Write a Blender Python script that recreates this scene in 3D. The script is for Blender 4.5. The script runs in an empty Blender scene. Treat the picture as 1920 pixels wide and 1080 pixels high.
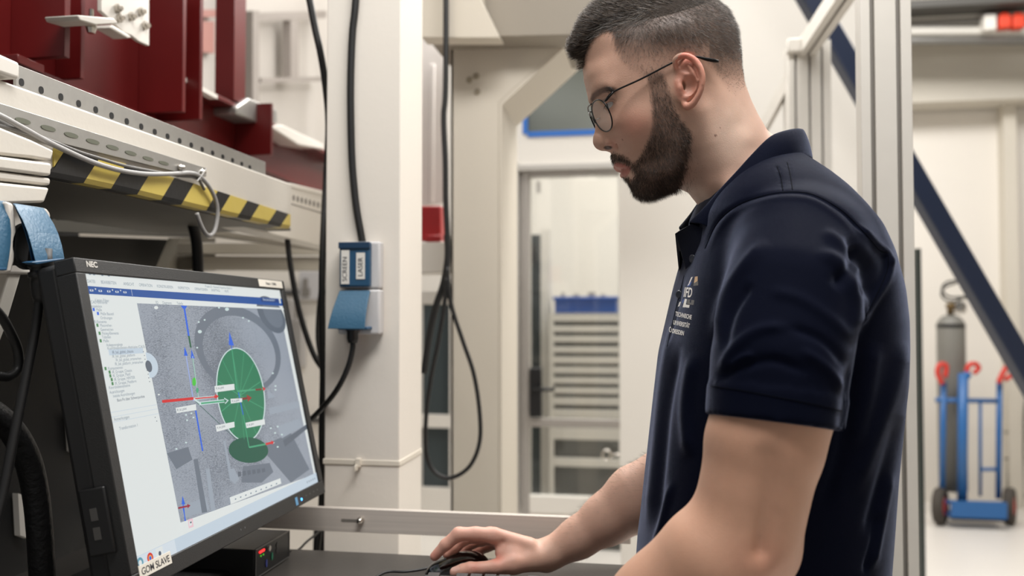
import bpy, bmesh, math, random
import numpy as np
from mathutils import Vector, Matrix

# ------------------------------------------------------------------ camera, world, light, exposure
FPX = 1620.0; YAW = math.radians(9.5); PITCH = math.radians(1.8); CAMH = 1.35
scene = bpy.context.scene
cam_data = bpy.data.cameras.new('camera')
cam_data.sensor_width = 36.0; cam_data.lens = 36.0 * FPX / 1920.0
cam_data.clip_start = 0.02; cam_data.clip_end = 60
cam_data.dof.use_dof = True; cam_data.dof.focus_distance = 1.06; cam_data.dof.aperture_fstop = 3.4
cam = bpy.data.objects.new('camera', cam_data)
scene.collection.objects.link(cam)
cam.location = (0, 0, CAMH)
cam.rotation_euler = (math.pi / 2 + PITCH, 0, YAW)
scene.camera = cam

world = bpy.data.worlds.new('hall_ambient'); scene.world = world; world.use_nodes = True
bgn = world.node_tree.nodes['Background']
bgn.inputs[0].default_value = (1.0, 0.99, 0.975, 1); bgn.inputs[1].default_value = 0.24

def area_light(name, loc, target, size, power, col=(1, .985, .962), size_y=None):
    l = bpy.data.lights.new(name, 'AREA'); l.energy = power; l.color = col
    l.shape = 'RECTANGLE'; l.size = size; l.size_y = size_y or size
    o = bpy.data.objects.new(name, l); scene.collection.objects.link(o)
    o.location = loc
    o.rotation_euler = (Vector(target) - Vector(loc)).to_track_quat('-Z', 'Y').to_euler()
    return o
area_light('unseen_hall_light', (0.27, 0.60, 3.1), (-0.02, 1.0, 1.2), 1.3, 49, size_y=.5)
area_light('unseen_hall_light', (-0.45, 2.62, 3.15), (0.0, 1.2, 1.0), 1.0, 36, size_y=.4)  # unseen light added from behind left to brighten forearm and desk
area_light('unseen_hall_light', (1.1, 2.9, 3.7), (0.3, 1.1, 1.3), 1.2, 60, size_y=.6)
area_light('unseen_hall_light', (-0.9, 0.2, 3.4), (-0.3, 1.4, 1.3), 1.2, 10, size_y=.5)  # weak unseen fill light added for the screen side
area_light('unseen_hall_light', (1.5, 4.2, 3.9), (1.6, 5.0, 0), 2.2, 98, size_y=1.2)
area_light('unseen_hall_light', (-0.5, 3.4, 3.9), (-0.4, 3.6, 0), 2.0, 40, size_y=1.0)
area_light('unseen_hall_light', (-0.1, 4.9, 3.6), (-0.1, 5.0, 0), 1.2, 50, size_y=.4)  # unseen light added to brighten the room behind the glass door
area_light('unseen_hall_light', (-2.0, 3.9, 3.8), (-2.0, 4.2, 0), 1.6, 30, size_y=1.0)

vs = scene.view_settings
vs.view_transform = 'Standard'; vs.look = 'None'; vs.gamma = 1.0; vs.exposure = 0.0
vs.use_curve_mapping = False

# ------------------------------------------------------------------ camera geometry helpers
CA, SA, CP, SP = math.cos(YAW), math.sin(YAW), math.cos(PITCH), math.sin(PITCH)
R_ = np.array([CA, SA, 0.]); FH = np.array([-SA, CA, 0.]); ZZ = np.array([0, 0, 1.])
FW = FH * CP + ZZ * SP; UP = ZZ * CP - FH * SP
C0 = np.array([0, 0, CAMH])
def ray(px, py): return R_ * ((px - 960) / FPX) + UP * ((540 - py) / FPX) + FW
def P(px, py, t):
    "the point seen at that place of the photograph at horizontal distance t in front of the camera"
    d = ray(px, py); return Vector(C0 + d * (t / (d @ FH)))
def PX(px, py, X): d = ray(px, py); return Vector(C0 + d * (X / d[0]))
def PY(px, py, Y): d = ray(px, py); return Vector(C0 + d * (Y / d[1]))
def PZ(px, py, z): d = ray(px, py); return Vector(C0 + d * ((z - CAMH) / d[2]))
def proj(V):
    Q = np.asarray(V) - C0; dd = Q @ FW
    return 960 + FPX * (Q @ R_) / dd, 540 - FPX * (Q @ UP) / dd

# ------------------------------------------------------------------ linking and tagging
def link(o, parent=None):
    scene.collection.objects.link(o)
    if parent is not None: o.parent = parent
    return o
def tag(o, label=None, cat=None, group=None, kind=None):
    if label: o['label'] = label
    if cat: o['category'] = cat
    if group: o['group'] = group
    if kind: o['kind'] = kind
    return o
def empty(name, loc, label=None, cat=None, group=None):
    o = bpy.data.objects.new(name, None); o.location = loc; o.empty_display_size = .05
    link(o); return tag(o, label, cat, group)

# ------------------------------------------------------------------ materials
MATS = {}
def srgb(r, g, b):
    f = lambda c: (c / 255 / 12.92) if c <= 10.3 else ((c / 255 + .055) / 1.055) ** 2.4
    return (f(r), f(g), f(b), 1)
def mat(name, col, rough=.5, metal=0., bump=0., bscale=40., var=0., vscale=6., emit=0., spec=.5, coat=0., stretch=None, sss=0.):
    if name in MATS: return MATS[name]
    m = bpy.data.materials.new(name); m.use_nodes = True; MATS[name] = m
    nt = m.node_tree; b = nt.nodes['Principled BSDF']
    c = srgb(*col)
    b.inputs['Base Color'].default_value = c; b.inputs['Roughness'].default_value = rough
    b.inputs['Metallic'].default_value = metal; b.inputs['Specular IOR Level'].default_value = spec
    if coat: b.inputs['Coat Weight'].default_value = coat
    if sss:
        b.inputs['Subsurface Weight'].default_value = sss; b.inputs['Subsurface Radius'].default_value = (1, .35, .2)
        b.inputs['Subsurface Scale'].default_value = .006
    tc = nt.nodes.new('ShaderNodeTexCoord')
    src = tc.outputs['Object']
    if stretch:
        mp = nt.nodes.new('ShaderNodeMapping'); mp.inputs['Scale'].default_value = stretch
        nt.links.new(src, mp.inputs['Vector']); src = mp.outputs['Vector']
    n = nt.nodes.new('ShaderNodeTexNoise'); n.inputs['Scale'].default_value = vscale; n.inputs['Detail'].default_value = 4
    nt.links.new(src, n.inputs['Vector'])
    if var > 0:
        mx = nt.nodes.new('ShaderNodeMix'); mx.data_type = 'RGBA'
        mx.inputs['A'].default_value = [min(1, x * (1 - var)) for x in c[:3]] + [1]
        mx.inputs['B'].default_value = [min(1, x * (1 + var)) for x in c[:3]] + [1]
        nt.links.new(n.outputs['Fac'], mx.inputs['Factor']); nt.links.new(mx.outputs['Result'], b.inputs['Base Color'])
    if bump > 0:
        n2 = nt.nodes.new('ShaderNodeTexNoise'); n2.inputs['Scale'].default_value = bscale; n2.inputs['Detail'].default_value = 3
        nt.links.new(src, n2.inputs['Vector'])
        bp = nt.nodes.new('ShaderNodeBump'); bp.inputs['Strength'].default_value = bump; bp.inputs['Distance'].default_value = .002
        nt.links.new(n2.outputs['Fac'], bp.inputs['Height']); nt.links.new(bp.outputs['Normal'], b.inputs['Normal'])
    if emit:
        b.inputs['Emission Color'].default_value = c; b.inputs['Emission Strength'].default_value = emit
    return m

# ------------------------------------------------------------------ mesh building
class MB:
    "collects shapes and links them as one mesh object"
    def __init__(s): s.v = []; s.f = []; s.m = []; s.mats = []; s.cur = 0
    def use(s, m):
        if m not in s.mats: s.mats.append(m)
        s.cur = s.mats.index(m); return s
    def add(s, vs_, fs):
        k = len(s.v); s.v += [tuple(v) for v in vs_]
        for f in fs: s.f.append(tuple(k + i for i in f)); s.m.append(s.cur)
        return s
    def box(s, a, b):
        (x0, y0, z0), (x1, y1, z1) = a, b
        return s.add([(x0, y0, z0), (x1, y0, z0), (x1, y1, z0), (x0, y1, z0), (x0, y0, z1), (x1, y0, z1), (x1, y1, z1), (x0, y1, z1)],
                     [(0, 3, 2, 1), (4, 5, 6, 7), (0, 1, 5, 4), (1, 2, 6, 5), (2, 3, 7, 6), (3, 0, 4, 7)])
    def prism(s, pts, off):
        "closed polygon extruded by the vector off"
        n = len(pts); off = Vector(off); pts = [Vector(p) for p in pts]
        vs_ = pts + [p + off for p in pts]
        fs = [tuple(range(n - 1, -1, -1)), tuple(range(n, 2 * n))] + [(i, (i + 1) % n, n + (i + 1) % n, n + i) for i in range(n)]
        return s.add(vs_, fs)
    def tube(s, pts, r, n=10, cap=True):
        pts = [Vector(p) for p in pts]; m = len(pts)
        rr = r if hasattr(r, '__len__') else [r] * m
        vs_ = []; fs = []; ref = None
        for i, p in enumerate(pts):
            d = (pts[min(i + 1, m - 1)] - pts[max(i - 1, 0)]).normalized()
            if ref is None:
                ref = d.cross(Vector((0, 0, 1)));
                if ref.length < .1: ref = d.cross(Vector((1, 0, 0)))
            a = (ref - d * ref.dot(d)).normalized(); ref = a; b = d.cross(a)
            for k in range(n):
                t = 2 * math.pi * k / n; vs_.append(p + (a * math.cos(t) + b * math.sin(t)) * rr[i])
        for i in range(m - 1):
            for k in range(n):
                fs.append((i * n + k, i * n + (k + 1) % n, (i + 1) * n + (k + 1) % n, (i + 1) * n + k))
        if cap: fs += [tuple(range(n - 1, -1, -1)), tuple(range((m - 1) * n, m * n))]
        return s.add(vs_, fs)
    def lathe(s, prof, center, axis=(0, 0, 1), n=32):
        "profile of (radius, height along the axis)"
        ax = Vector(axis).normalized(); a = ax.orthogonal().normalized(); b = ax.cross(a); c = Vector(center)
        vs_ = [c + ax * h + (a * math.cos(2 * math.pi * k / n) + b * math.sin(2 * math.pi * k / n)) * r for r, h in prof for k in range(n)]
        m = len(prof)
        fs = [(i * n + k, i * n + (k + 1) % n, (i + 1) * n + (k + 1) % n, (i + 1) * n + k) for i in range(m - 1) for k in range(n)]
        if prof[0][0] > 1e-6: fs.append(tuple(range(n - 1, -1, -1)))
        if prof[-1][0] > 1e-6: fs.append(tuple(range((m - 1) * n, m * n)))
        return s.add(vs_, fs)
    def disc(s, c, a, b, n=24):
        c, a, b = Vector(c), Vector(a), Vector(b)
        return s.add([c + a * math.cos(2 * math.pi * k / n) + b * math.sin(2 * math.pi * k / n) for k in range(n)], [tuple(range(n))])
    def build(s, name, m=None, parent=None, smooth=False, bevel=0., seg=2, subdiv=0):
        me = bpy.data.meshes.new(name); me.from_pydata(s.v, [], s.f)
        ms = s.mats or [m]
        for x in ms: me.materials.append(x)
        if s.mats: me.polygons.foreach_set('material_index', s.m)
        bm = bmesh.new(); bm.from_mesh(me); bmesh.ops.recalc_face_normals(bm, faces=bm.faces[:]); bm.to_mesh(me); bm.free()
        if smooth: me.polygons.foreach_set('use_smooth', [True] * len(me.polygons))
        o = bpy.data.objects.new(name, me); link(o)
        if parent is not None:
            o.parent = parent; o.location = -Vector(parent.location) if parent.parent is None else (0, 0, 0)   # parents here are unrotated: vertices are given in world space
        if bevel:
            bv = o.modifiers.new('bevel', 'BEVEL'); bv.width = bevel; bv.segments = seg; bv.limit_method = 'ANGLE'; bv.angle_limit = .6
            bv.harden_normals = False
            me.polygons.foreach_set('use_smooth', [True] * len(me.polygons))
            try: me.set_sharp_from_angle(angle=.7)
            except Exception: pass
        if subdiv:
            sd = o.modifiers.new('sub', 'SUBSURF'); sd.levels = sd.render_levels = subdiv
        return o

def spline(pts, per=8):
    "Catmull-Rom through the points"
    pts = [Vector(p) for p in pts]; out = []
    q = [pts[0] * 2 - pts[1]] + pts + [pts[-1] * 2 - pts[-2]]
    for i in range(1, len(q) - 2):
        a, b, c, d = q[i - 1:i + 3]
        for k in range(per):
            t = k / per
            out.append(.5 * ((2 * b) + (c - a) * t + (2 * a - 5 * b + 4 * c - d) * t * t + (3 * b - a - 3 * c + d) * t ** 3))
    out.append(pts[-1]); return out
def cable(name, pts, r, m, parent=None, per=8, n=10):
    b = MB(); b.tube(spline(pts, per), r, n); return b.build(name, m, parent, smooth=True)

_txt = {}
def text_mesh(body, size, origin, xdir, ydir, m, name, parent=None, lift=.0004, align='LEFT', sx=1., bold=0.):
    "lettering as flat mesh standing on the plane spanned by xdir, ydir"
    cu = bpy.data.curves.new('lettering', 'FONT'); cu.body = body; cu.size = size; cu.align_x = align; cu.offset = bold
    cu.fill_mode = 'FRONT' if hasattr(cu, 'fill_mode') else None
    ob = bpy.data.objects.new('lettering', cu); scene.collection.objects.link(ob)
    dg = bpy.context.evaluated_depsgraph_get(); ev = ob.evaluated_get(dg); me = ev.to_mesh()
    X = Vector(xdir).normalized(); Y = Vector(ydir).normalized(); N = X.cross(Y); O = Vector(origin)
    vs_ = [O + X * v.co.x * sx + Y * v.co.y + N * lift for v in me.vertices]; fs = [tuple(p.vertices) for p in me.polygons]
    ev.to_mesh_clear(); bpy.data.objects.remove(ob); bpy.data.curves.remove(cu)
    if isinstance(name, MB): name.use(m); name.add(vs_, fs); return None
    b = MB(); b.add(vs_, fs); return b.build(name, m, parent)
# ------------------------------------------------------------------ signed-distance sculpting: a voxel field meshed by surface nets
class Field:
    "frame u (camera right), w (towards the camera), z (up); origin distance T0 in front of the camera"
    def __init__(s, lo, hi, h, T0, ctr_w=True):
        s.lo = np.array(lo, float); s.h = h; s.T0 = T0
        s.n = [int((b - a) / h) + 2 for a, b in zip(lo, hi)]
        s.f = np.full(s.n, .05, np.float32)
        s.ax = [s.lo[i] + h * np.arange(s.n[i]) for i in range(3)]
    def sub(s, c, r):
        sl = []
        for i in range(3):
            a = max(0, int((c[i] - r[i] - s.lo[i]) / s.h)); b = min(s.n[i], int((c[i] + r[i] - s.lo[i]) / s.h) + 2)
            sl.append(slice(a, max(a, b)))
        g = np.meshgrid(*[s.ax[i][sl[i]] for i in range(3)], indexing='ij', sparse=True)
        return tuple(sl), g
    def op(s, sl, d, k, mode):
        f = s.f[sl]
        if f.size == 0: return
        if mode == 'add':
            hh = np.clip(.5 + .5 * (f - d) / k, 0, 1); s.f[sl] = f * (1 - hh) + d * hh - k * hh * (1 - hh)
        else:
            hh = np.clip(.5 - .5 * (f + d) / k, 0, 1); s.f[sl] = f * (1 - hh) - d * hh + k * hh * (1 - hh)
    def ell(s, c, r, k=.004, mode='add', rot=None):
        "ellipsoid, rot = 3 orthonormal axes as rows"
        m = max(r) + 3 * k + s.h; sl, g = s.sub(c, (m, m, m)); d = [g[i] - c[i] for i in range(3)]
        if rot is not None: d = [sum(rot[j][i] * d[i] for i in range(3)) for j in range(3)]
        k0 = np.sqrt(sum((d[i] / r[i]) ** 2 for i in range(3))); k1 = np.sqrt(sum((d[i] / r[i] ** 2) ** 2 for i in range(3))) + 1e-9
        s.op(sl, k0 * (k0 - 1) / k1, k, mode)
    def cap(s, a, b, ra, rb, k=.004, mode='add'):
        a = np.array(a, float); b = np.array(b, float); c = (a + b) / 2; m = max(ra, rb) + 3 * k + s.h
        sl, g = s.sub(c, np.abs(b - a) / 2 + m); ab = b - a; L = max(ab @ ab, 1e-12)
        t = np.clip(sum((g[i] - a[i]) * ab[i] for i in range(3)) / L, 0, 1)
        d = np.sqrt(sum((g[i] - a[i] - t * ab[i]) ** 2 for i in range(3))) - (ra + (rb - ra) * t)
        s.op(sl, d, k, mode)
    def chain(s, pts, rr, k=.004, mode='add', kk=None):
        "polyline of capsules united first among themselves, so a join between two segments leaves no bulge"
        pts = [np.array(p, float) for p in pts]
        if not hasattr(rr, '__len__'): rr = [rr] * len(pts)
        A = np.min(pts, 0); B = np.max(pts, 0); m = max(rr) + 3 * k + s.h
        sl, g = s.sub((A + B) / 2, (B - A) / 2 + m); D = None
        for a, b, ra, rb in zip(pts, pts[1:], rr, rr[1:]):
            ab = b - a; L = max(ab @ ab, 1e-12)
            t = np.clip(sum((g[i] - a[i]) * ab[i] for i in range(3)) / L, 0, 1)
            d = np.sqrt(sum((g[i] - a[i] - t * ab[i]) ** 2 for i in range(3))) - (ra + (rb - ra) * t)
            if D is None: D = d
            elif kk: hh = np.clip(.5 + .5 * (D - d) / kk, 0, 1); D = D * (1 - hh) + d * hh - kk * hh * (1 - hh)
            else: D = np.minimum(D, d)
        s.op(sl, D, k, mode)
    def mirrored(s):
        "the half w >= 0 sculpted; mirror it (lo[1] must be -hi)"
        n = s.n[1]; half = s.f[:, n // 2:, :]; s.f[:, :n - half.shape[1], :] = s.f[:, ::-1, :][:, :n - half.shape[1], :]
    def mesh(s):
        f = s.f; S = f < 0
        act = np.zeros([k - 1 for k in s.n], bool); al = np.ones_like(act)
        sl = lambda o: tuple(slice(o[i], s.n[i] - 1 + o[i]) for i in range(3))
        cs = [(i, j, k) for i in (0, 1) for j in (0, 1) for k in (0, 1)]
        for c in cs: act |= S[sl(c)]; al &= S[sl(c)]
        act &= ~al
        idx = np.argwhere(act); num = np.full(act.shape, -1, np.int64); num[act] = np.arange(len(idx))
        acc = np.zeros((len(idx), 3)); cnt = np.zeros(len(idx))
        for a in cs:
            for ax in range(3):
                if a[ax]: continue
                b = list(a); b[ax] = 1
                fa = f[tuple((idx + a).T)]; fb = f[tuple((idx + b).T)]; x = (fa < 0) != (fb < 0)
                t = fa[x] / (fa[x] - fb[x]); p = np.tile(np.array(a, float), (x.sum(), 1)); p[:, ax] += t
                acc[x] += p; cnt[x] += 1
        V = (idx + acc / cnt[:, None]) * s.h + s.lo
        Q = []
        for ax in range(3):
            o1, o2 = [(1, 2), (2, 0), (0, 1)][ax]
            a = [slice(0, None)] * 3; b = [slice(0, None)] * 3
            a[ax] = slice(0, -1); b[ax] = slice(1, None)
            x = S[tuple(a)] != S[tuple(b)]; e = np.argwhere(x)
            e = e[(e[:, o1] > 0) & (e[:, o2] > 0) & (e[:, o1] < s.n[o1] - 1) & (e[:, o2] < s.n[o2] - 1)]
            ins = S[tuple(e.T)]
            def cell(d1, d2):
                q = e.copy(); q[:, o1] -= d1; q[:, o2] -= d2; return num[tuple(q.T)]
            q = np.stack([cell(1, 1), cell(0, 1), cell(0, 0), cell(1, 0)], 1); q[ins] = q[ins][:, ::-1]   # the (u, w, z) frame is left-handed
            Q.append(q)
        Q = np.concatenate(Q); Q = Q[(Q >= 0).all(1)]
        return V, Q
def to_world(V, T0): return C0 * [1, 1, 0] + V[:, 0:1] * R_ + (T0 - V[:, 1:2]) * FH + V[:, 2:3] * ZZ
def L(px, py, w, T0):
    "local (u, w, z) of the point seen there, w nearer than the distance T0"
    q = np.array(P(px, py, T0 - w)); return np.array([q @ R_, w, q[2]])
def np_mesh(name, V, Q, mats, parent=None, col=None, smooth=True, colname='tone', mi=None):
    me = bpy.data.meshes.new(name); nq = Q.shape[1]
    me.vertices.add(len(V)); me.vertices.foreach_set('co', V.astype(np.float32).ravel())
    me.loops.add(Q.size); me.loops.foreach_set('vertex_index', Q.ravel().astype(np.int32))
    me.polygons.add(len(Q)); me.polygons.foreach_set('loop_start', (np.arange(len(Q)) * nq).astype(np.int32))
    me.polygons.foreach_set('use_smooth', np.full(len(Q), smooth))
    for m in mats: me.materials.append(m)
    if mi is not None: me.polygons.foreach_set('material_index', mi.astype(np.int32))
    me.update(calc_edges=True)
    if col is not None:
        a = me.color_attributes.new(colname, 'FLOAT_COLOR', 'POINT'); a.data.foreach_set('color', col.astype(np.float32).ravel())
    o = bpy.data.objects.new(name, me); link(o)
    if parent is not None: o.parent = parent; o.location = -Vector(parent.location) if parent.parent is None else (0, 0, 0)
    return o
def normals(V, Q):
    n = np.cross(V[Q[:, 2]] - V[Q[:, 0]], V[Q[:, 3 if Q.shape[1] > 3 else 1]] - V[Q[:, 1 if Q.shape[1] > 3 else 0]])
    N = np.zeros_like(V)
    for k in range(Q.shape[1]): np.add.at(N, Q[:, k], n)
    return N / (np.linalg.norm(N, axis=1, keepdims=True) + 1e-12)
def smooth_v(V, Q, it=1, lam=.5, mask=None):
    for _ in range(it):
        A = np.zeros_like(V); c = np.zeros(len(V))
        for k in range(4):
            i, j = Q[:, k], Q[:, (k + 1) % 4]
            np.add.at(A, i, V[j]); np.add.at(c, i, 1); np.add.at(A, j, V[i]); np.add.at(c, j, 1)
        D = A / c[:, None] - V
        V = V + D * lam * (mask[:, None] if mask is not None else 1)
    return V
def tps(X, y):
    r = np.linalg.norm(X[:, None] - X[None], axis=2); K = np.where(r > 0, r * r * np.log(r + 1e-12), 0)
    n = len(X); Pm = np.c_[np.ones(n), X]; A = np.zeros((n + 3, n + 3)); A[:n, :n] = K + 1e-7 * np.eye(n); A[:n, n:] = Pm; A[n:, :n] = Pm.T
    s = np.linalg.solve(A, np.r_[y, 0, 0, 0])
    def ev(G):
        out = np.zeros(len(G))
        for a in range(0, len(G), 20000):
            g = G[a:a + 20000]; r = np.linalg.norm(g[:, None] - X[None], axis=2)
            out[a:a + 20000] = np.where(r > 0, r * r * np.log(r + 1e-12), 0) @ s[:n] + np.c_[np.ones(len(g)), g] @ s[n:]
        return out
    return ev
def poly_sd(G, poly):
    "signed distance to a closed polygon, positive inside"
    D = np.full(len(G), 1e9); ins = np.zeros(len(G), bool); n = len(poly)
    for i in range(n):
        a, b = poly[i], poly[(i + 1) % n]; ab = b - a
        t = np.clip(((G - a) @ ab) / max(ab @ ab, 1e-15), 0, 1); D = np.minimum(D, np.linalg.norm(G - a - t[:, None] * ab, axis=1))
        c = ((a[1] > G[:, 1]) != (b[1] > G[:, 1]))
        with np.errstate(divide='ignore', invalid='ignore'): x = (b[0] - a[0]) * (G[:, 1] - a[1]) / (b[1] - a[1]) + a[0]
        ins ^= c & (G[:, 0] < x)
    return np.where(ins, D, -D)
def line_d(x, y, pts):
    "distance in photograph pixels from (x, y) to a polyline, and the parameter along it"
    D = np.full(len(x), 1e9); T = np.zeros(len(x)); n = len(pts) - 1
    for i in range(n):
        a = np.array(pts[i], float); ab = np.array(pts[i + 1], float) - a
        t = np.clip(((x - a[0]) * ab[0] + (y - a[1]) * ab[1]) / max(ab @ ab, 1e-9), 0, 1)
        d = np.hypot(x - a[0] - t * ab[0], y - a[1] - t * ab[1]); q = d < D; D[q] = d[q]; T[q] = (i + t[q]) / n
    return D, T
def smooth_pts(pts, rr, per=4):
    q = [np.array(v) for v in spline([Vector(p) for p in pts], per)]; n = len(pts)
    return q, list(np.interp(np.linspace(0, n - 1, len(q)), range(n), rr if hasattr(rr, '__len__') else [rr] * n))
def crom(pts, per=6):
    return np.array([list(v)[:2] for v in spline([(p[0], p[1], 0) for p in pts], per)])
def sstep(a, b, x): t = np.clip((x - a) / (b - a), 0, 1); return t * t * (3 - 2 * t)
# ------------------------------------------------------------------ the hall
cream = mat('cream_paint', (208, 202, 192), .45, bump=.12, bscale=120, var=.02, vscale=3)
cream2 = mat('portal_paint', (203, 195, 181), .5, bump=.12, bscale=120, var=.03, vscale=2)
white = mat('white_paint', (216, 211, 203), .55, var=.015, vscale=2)
wallm = mat('hall_wall', (224, 218, 209), .7, bump=.1, bscale=60, var=.03, vscale=1.5)
galv = mat('galvanised_steel', (168, 166, 162), .42, metal=.7, var=.10, vscale=70)
alu = mat('anodised_aluminium', (206, 201, 193), .5, metal=.2, var=.03, vscale=30)
dgroove = mat('groove_dark', (120, 115, 109), .6)
black = mat('black_plastic', (22, 22, 23), .45, bump=.1, bscale=500)
rubber = mat('black_rubber', (18, 18, 19), .5)
redm = mat('red_oxide_steel', (92, 17, 17), .34, bump=.1, bscale=30, var=.35, vscale=4)
darkm = mat('dark_machine', (34, 34, 33), .6, var=.3, vscale=3)
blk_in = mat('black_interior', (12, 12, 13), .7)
def struct(o): o['kind'] = 'structure'; return o
b = MB(); b.box((-6, -3.0, -.1), (6, 7.2, 0)); struct(b.build('floor', mat('pale_floor', (222, 217, 210), .35, var=.03, vscale=1.2)))
WB = 6.7
b = MB(); b.box((-6, WB, 0), (6, WB + .2, 4.4)); struct(b.build('wall_back', wallm))
b = MB(); b.box((-6.2, -3, 0), (-6, WB + .2, 4.4)); struct(b.build('wall_left', wallm))
b = MB(); b.box((6, -3, 0), (6.2, WB + .2, 4.4)); struct(b.build('wall_right', wallm))
b = MB(); b.box((-6.2, -3, 4.4), (6.2, WB + .2, 4.5)); struct(b.build('ceiling', mat('hall_ceiling', (190, 186, 178), .8)))

def polyY(b, pts, Y, th):  return b.prism([PY(x, y, Y) for x, y in pts], (0, th, 0))
def polyX(b, pts, X, th):  return b.prism([PX(x, y, X) for x, y in pts], (-th, 0, 0))
def rectY(b, x0, y0, x1, y1, Y, th):
    a = PY(x0, (y0 + y1) / 2, Y); c = PY(x1, (y0 + y1) / 2, Y); zt = PY((x0 + x1) / 2, y0, Y).z; zb = PY((x0 + x1) / 2, y1, Y).z
    return b.box((a.x, Y, zb), (c.x, Y + th, zt))
def thing(o, label, cat, group=None): return tag(o, label, cat, group)

# ---- near cream column with its socket box
YC = 1.505; xa = PY(610, 540, YC).x; xb = PY(749.5, 540, YC).x; r_ = ray(791, 540); yb = xb / r_[0] * r_[1]
b = MB(); b.box((xa, YC, 0), (xb, yb, 3.2)); thing(b.build('steel_column', mat('column_cream_lit', (229, 222, 212), .45, bump=.12, bscale=120, var=.02, vscale=3), bevel=.002), 'cream square steel column carrying the two-part blue socket box', 'column')  # cream made lighter here than on the beams, standing in for stronger light
cable('power_cable', [PY(x, y, YC - .007) for x, y in ((690,-420),(676,-160),(667,0),(661,60),(658,130),(657.5,200),(660,300),(667,380),(677,440),(680,458))], .0066, rubber).name = 'power_cable'
thing(bpy.data.objects['power_cable'], 'black power cable running down the cream column into the socket box', 'cable', None)
def rnd(o, w=.0015): return o
sb = empty('socket_box', PY(676, 540, YC - .01), 'grey-white wall socket box with blue lids on the near cream column', 'socket')
gwhite = mat('box_grey', (204, 202, 202), .4)
blue = mat('socket_blue', (54, 96, 124), .42, bump=.35, bscale=260, var=.06, vscale=30); dblue = mat('socket_blue_deep', (34, 76, 108), .4)
zf = lambda y: PY(676, y, YC - .02).z; xf = lambda x: PY(x, 540, YC - .02).x
b = MB(); b.box((xf(636), YC - .022, zf(541)), (xf(713), YC, zf(453))); b.box((xf(636), YC - .026, zf(627)), (xf(714), YC, zf(543))); b.build('housing', gwhite, sb, bevel=.004, seg=3)
b = MB(); b.box((xf(641), YC - .034, zf(538)), (xf(697), YC - .018, zf(455))); lid = b.build('upper_lid', dblue, sb, bevel=.003, seg=3)
b = MB(); b.box((xf(640), YC - .037, zf(467)), (xf(698), YC - .030, zf(455))); b.build('lid_hinge', mat('socket_navy', (26, 56, 84), .4), sb, bevel=.001)
for x0, x1, y0, y1, tx, nm in ((645, 660, 470, 533, 'SCREEN', 'label_strip'), (673, 689, 475, 524, 'LASER', 'label_strip')):
    b = MB(); b.box((xf(x0), YC - .0352, zf(y1)), (xf(x1), YC - .0338, zf(y0))); st = b.build(nm, mat('label_white', (222, 219, 212), .5), sb)
    text_mesh(tx, .0125, (xf(x1 - 4), YC - .0355, zf(y1 - 5)), (0, 0, 1), (-1, 0, 0), mat('label_ink', (70, 72, 80), .6), 'lettering', sb, lift=.0002)
b = MB(); cv = []
for k in range(9):
    t = k / 8; yy = 545 + 71 * t; dep = .030 + .030 * math.sin(t * 1.45); cv.append((yy, dep, 634 + 6 * (1 - t) - 4 * t, 697 + .5 * t))
vs_ = []
for off in (0, .004):
    for yy, dep, x0, x1 in cv: vs_ += [(xf(x0), YC - dep + off, zf(yy)), (xf(x1), YC - dep + off, zf(yy))]
fs = []
for k in range(8):
    fs += [(2*k, 2*k+1, 2*k+3, 2*k+2), (18+2*k, 18+2*k+2, 18+2*k+3, 18+2*k+1), (2*k, 2*k+2, 18+2*k+2, 18+2*k), (2*k+1, 18+2*k+1, 18+2*k+3, 2*k+3)]
fs += [(0, 18, 19, 1), (16, 17, 35, 34)]
b.add(vs_, fs); b.build('lower_lid', blue, sb, smooth=False, bevel=.001)
b = MB(); b.box((xf(644), YC - .05, zf(618)), (xf(700), YC - .02, zf(612))); b.build('lid_lip', dblue, sb, bevel=.002)
b = MB(); pc = PY(661, 622, YC - .035); b.lathe([(.010, .02), (.013, .018), (.013, .004), (.010, 0), (.010, -.012), (.008, -.02)], pc, (0, 0, 1), 20); pg = b.build('cable_plug', rubber, smooth=True); thing(pg, 'black plug under the lower lid of the column socket box', 'plug')
thing(cable('plug_cable', [PY(661, 632, YC - .035), PY(661, 655, YC - .035), PY(652, 690, YC - .035), PY(632, 730, YC - .03), PY(604, 765, YC), PY(570, 797, YC + .03), PY(520, 830, YC + .05)], .0050, rubber), 'black cable curving from the column socket down behind the screen', 'cable')
b = MB(); zt_ = PY(680, 862, YC).z; zb_ = PY(680, 872, YC).z
b.box((xa - .002, YC - .002, zb_), (xb + .002, yb, zt_)); b.box((PY(668, 860, YC).x, YC - .008, zb_ - .003), (PY(678, 860, YC).x, YC, zt_ + .003)); b.box((PY(670, 860, YC).x, YC - .02, zb_ - .008), (PY(674, 860, YC).x, YC - .004, zb_ + .002))
thing(b.build('cable_tie', mat('tie_white', (222, 214, 200), .4), bevel=.001), 'white cable tie strapped round the cream column', 'cable tie')
thing(cable('hanging_cable', [PY(x, y, Y) for x, y, Y in ((520,-330,1.60),(560,-110,1.60),(588,40,1.60),(600,95,1.60),(609,150,1.62),(616,230,1.66),(612,330,1.66),(607,430,1.62),(604,520,1.6),(604,620,1.6),(606,700,1.6),(604,800,1.6),(604,930,1.6),(598,990,1.6),(590,1060,1.6))], .0068, rubber), 'thick black cable hanging along the left edge of the cream column', 'cable')
thing(cable('thin_cable', [PY(x, y, 1.75) for x, y in ((607,500),(598,570),(595,630),(600,670),(606,705),(610,740))], .0040, rubber), 'thin black cable bowed beside the left edge of the cream column', 'cable')
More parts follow.
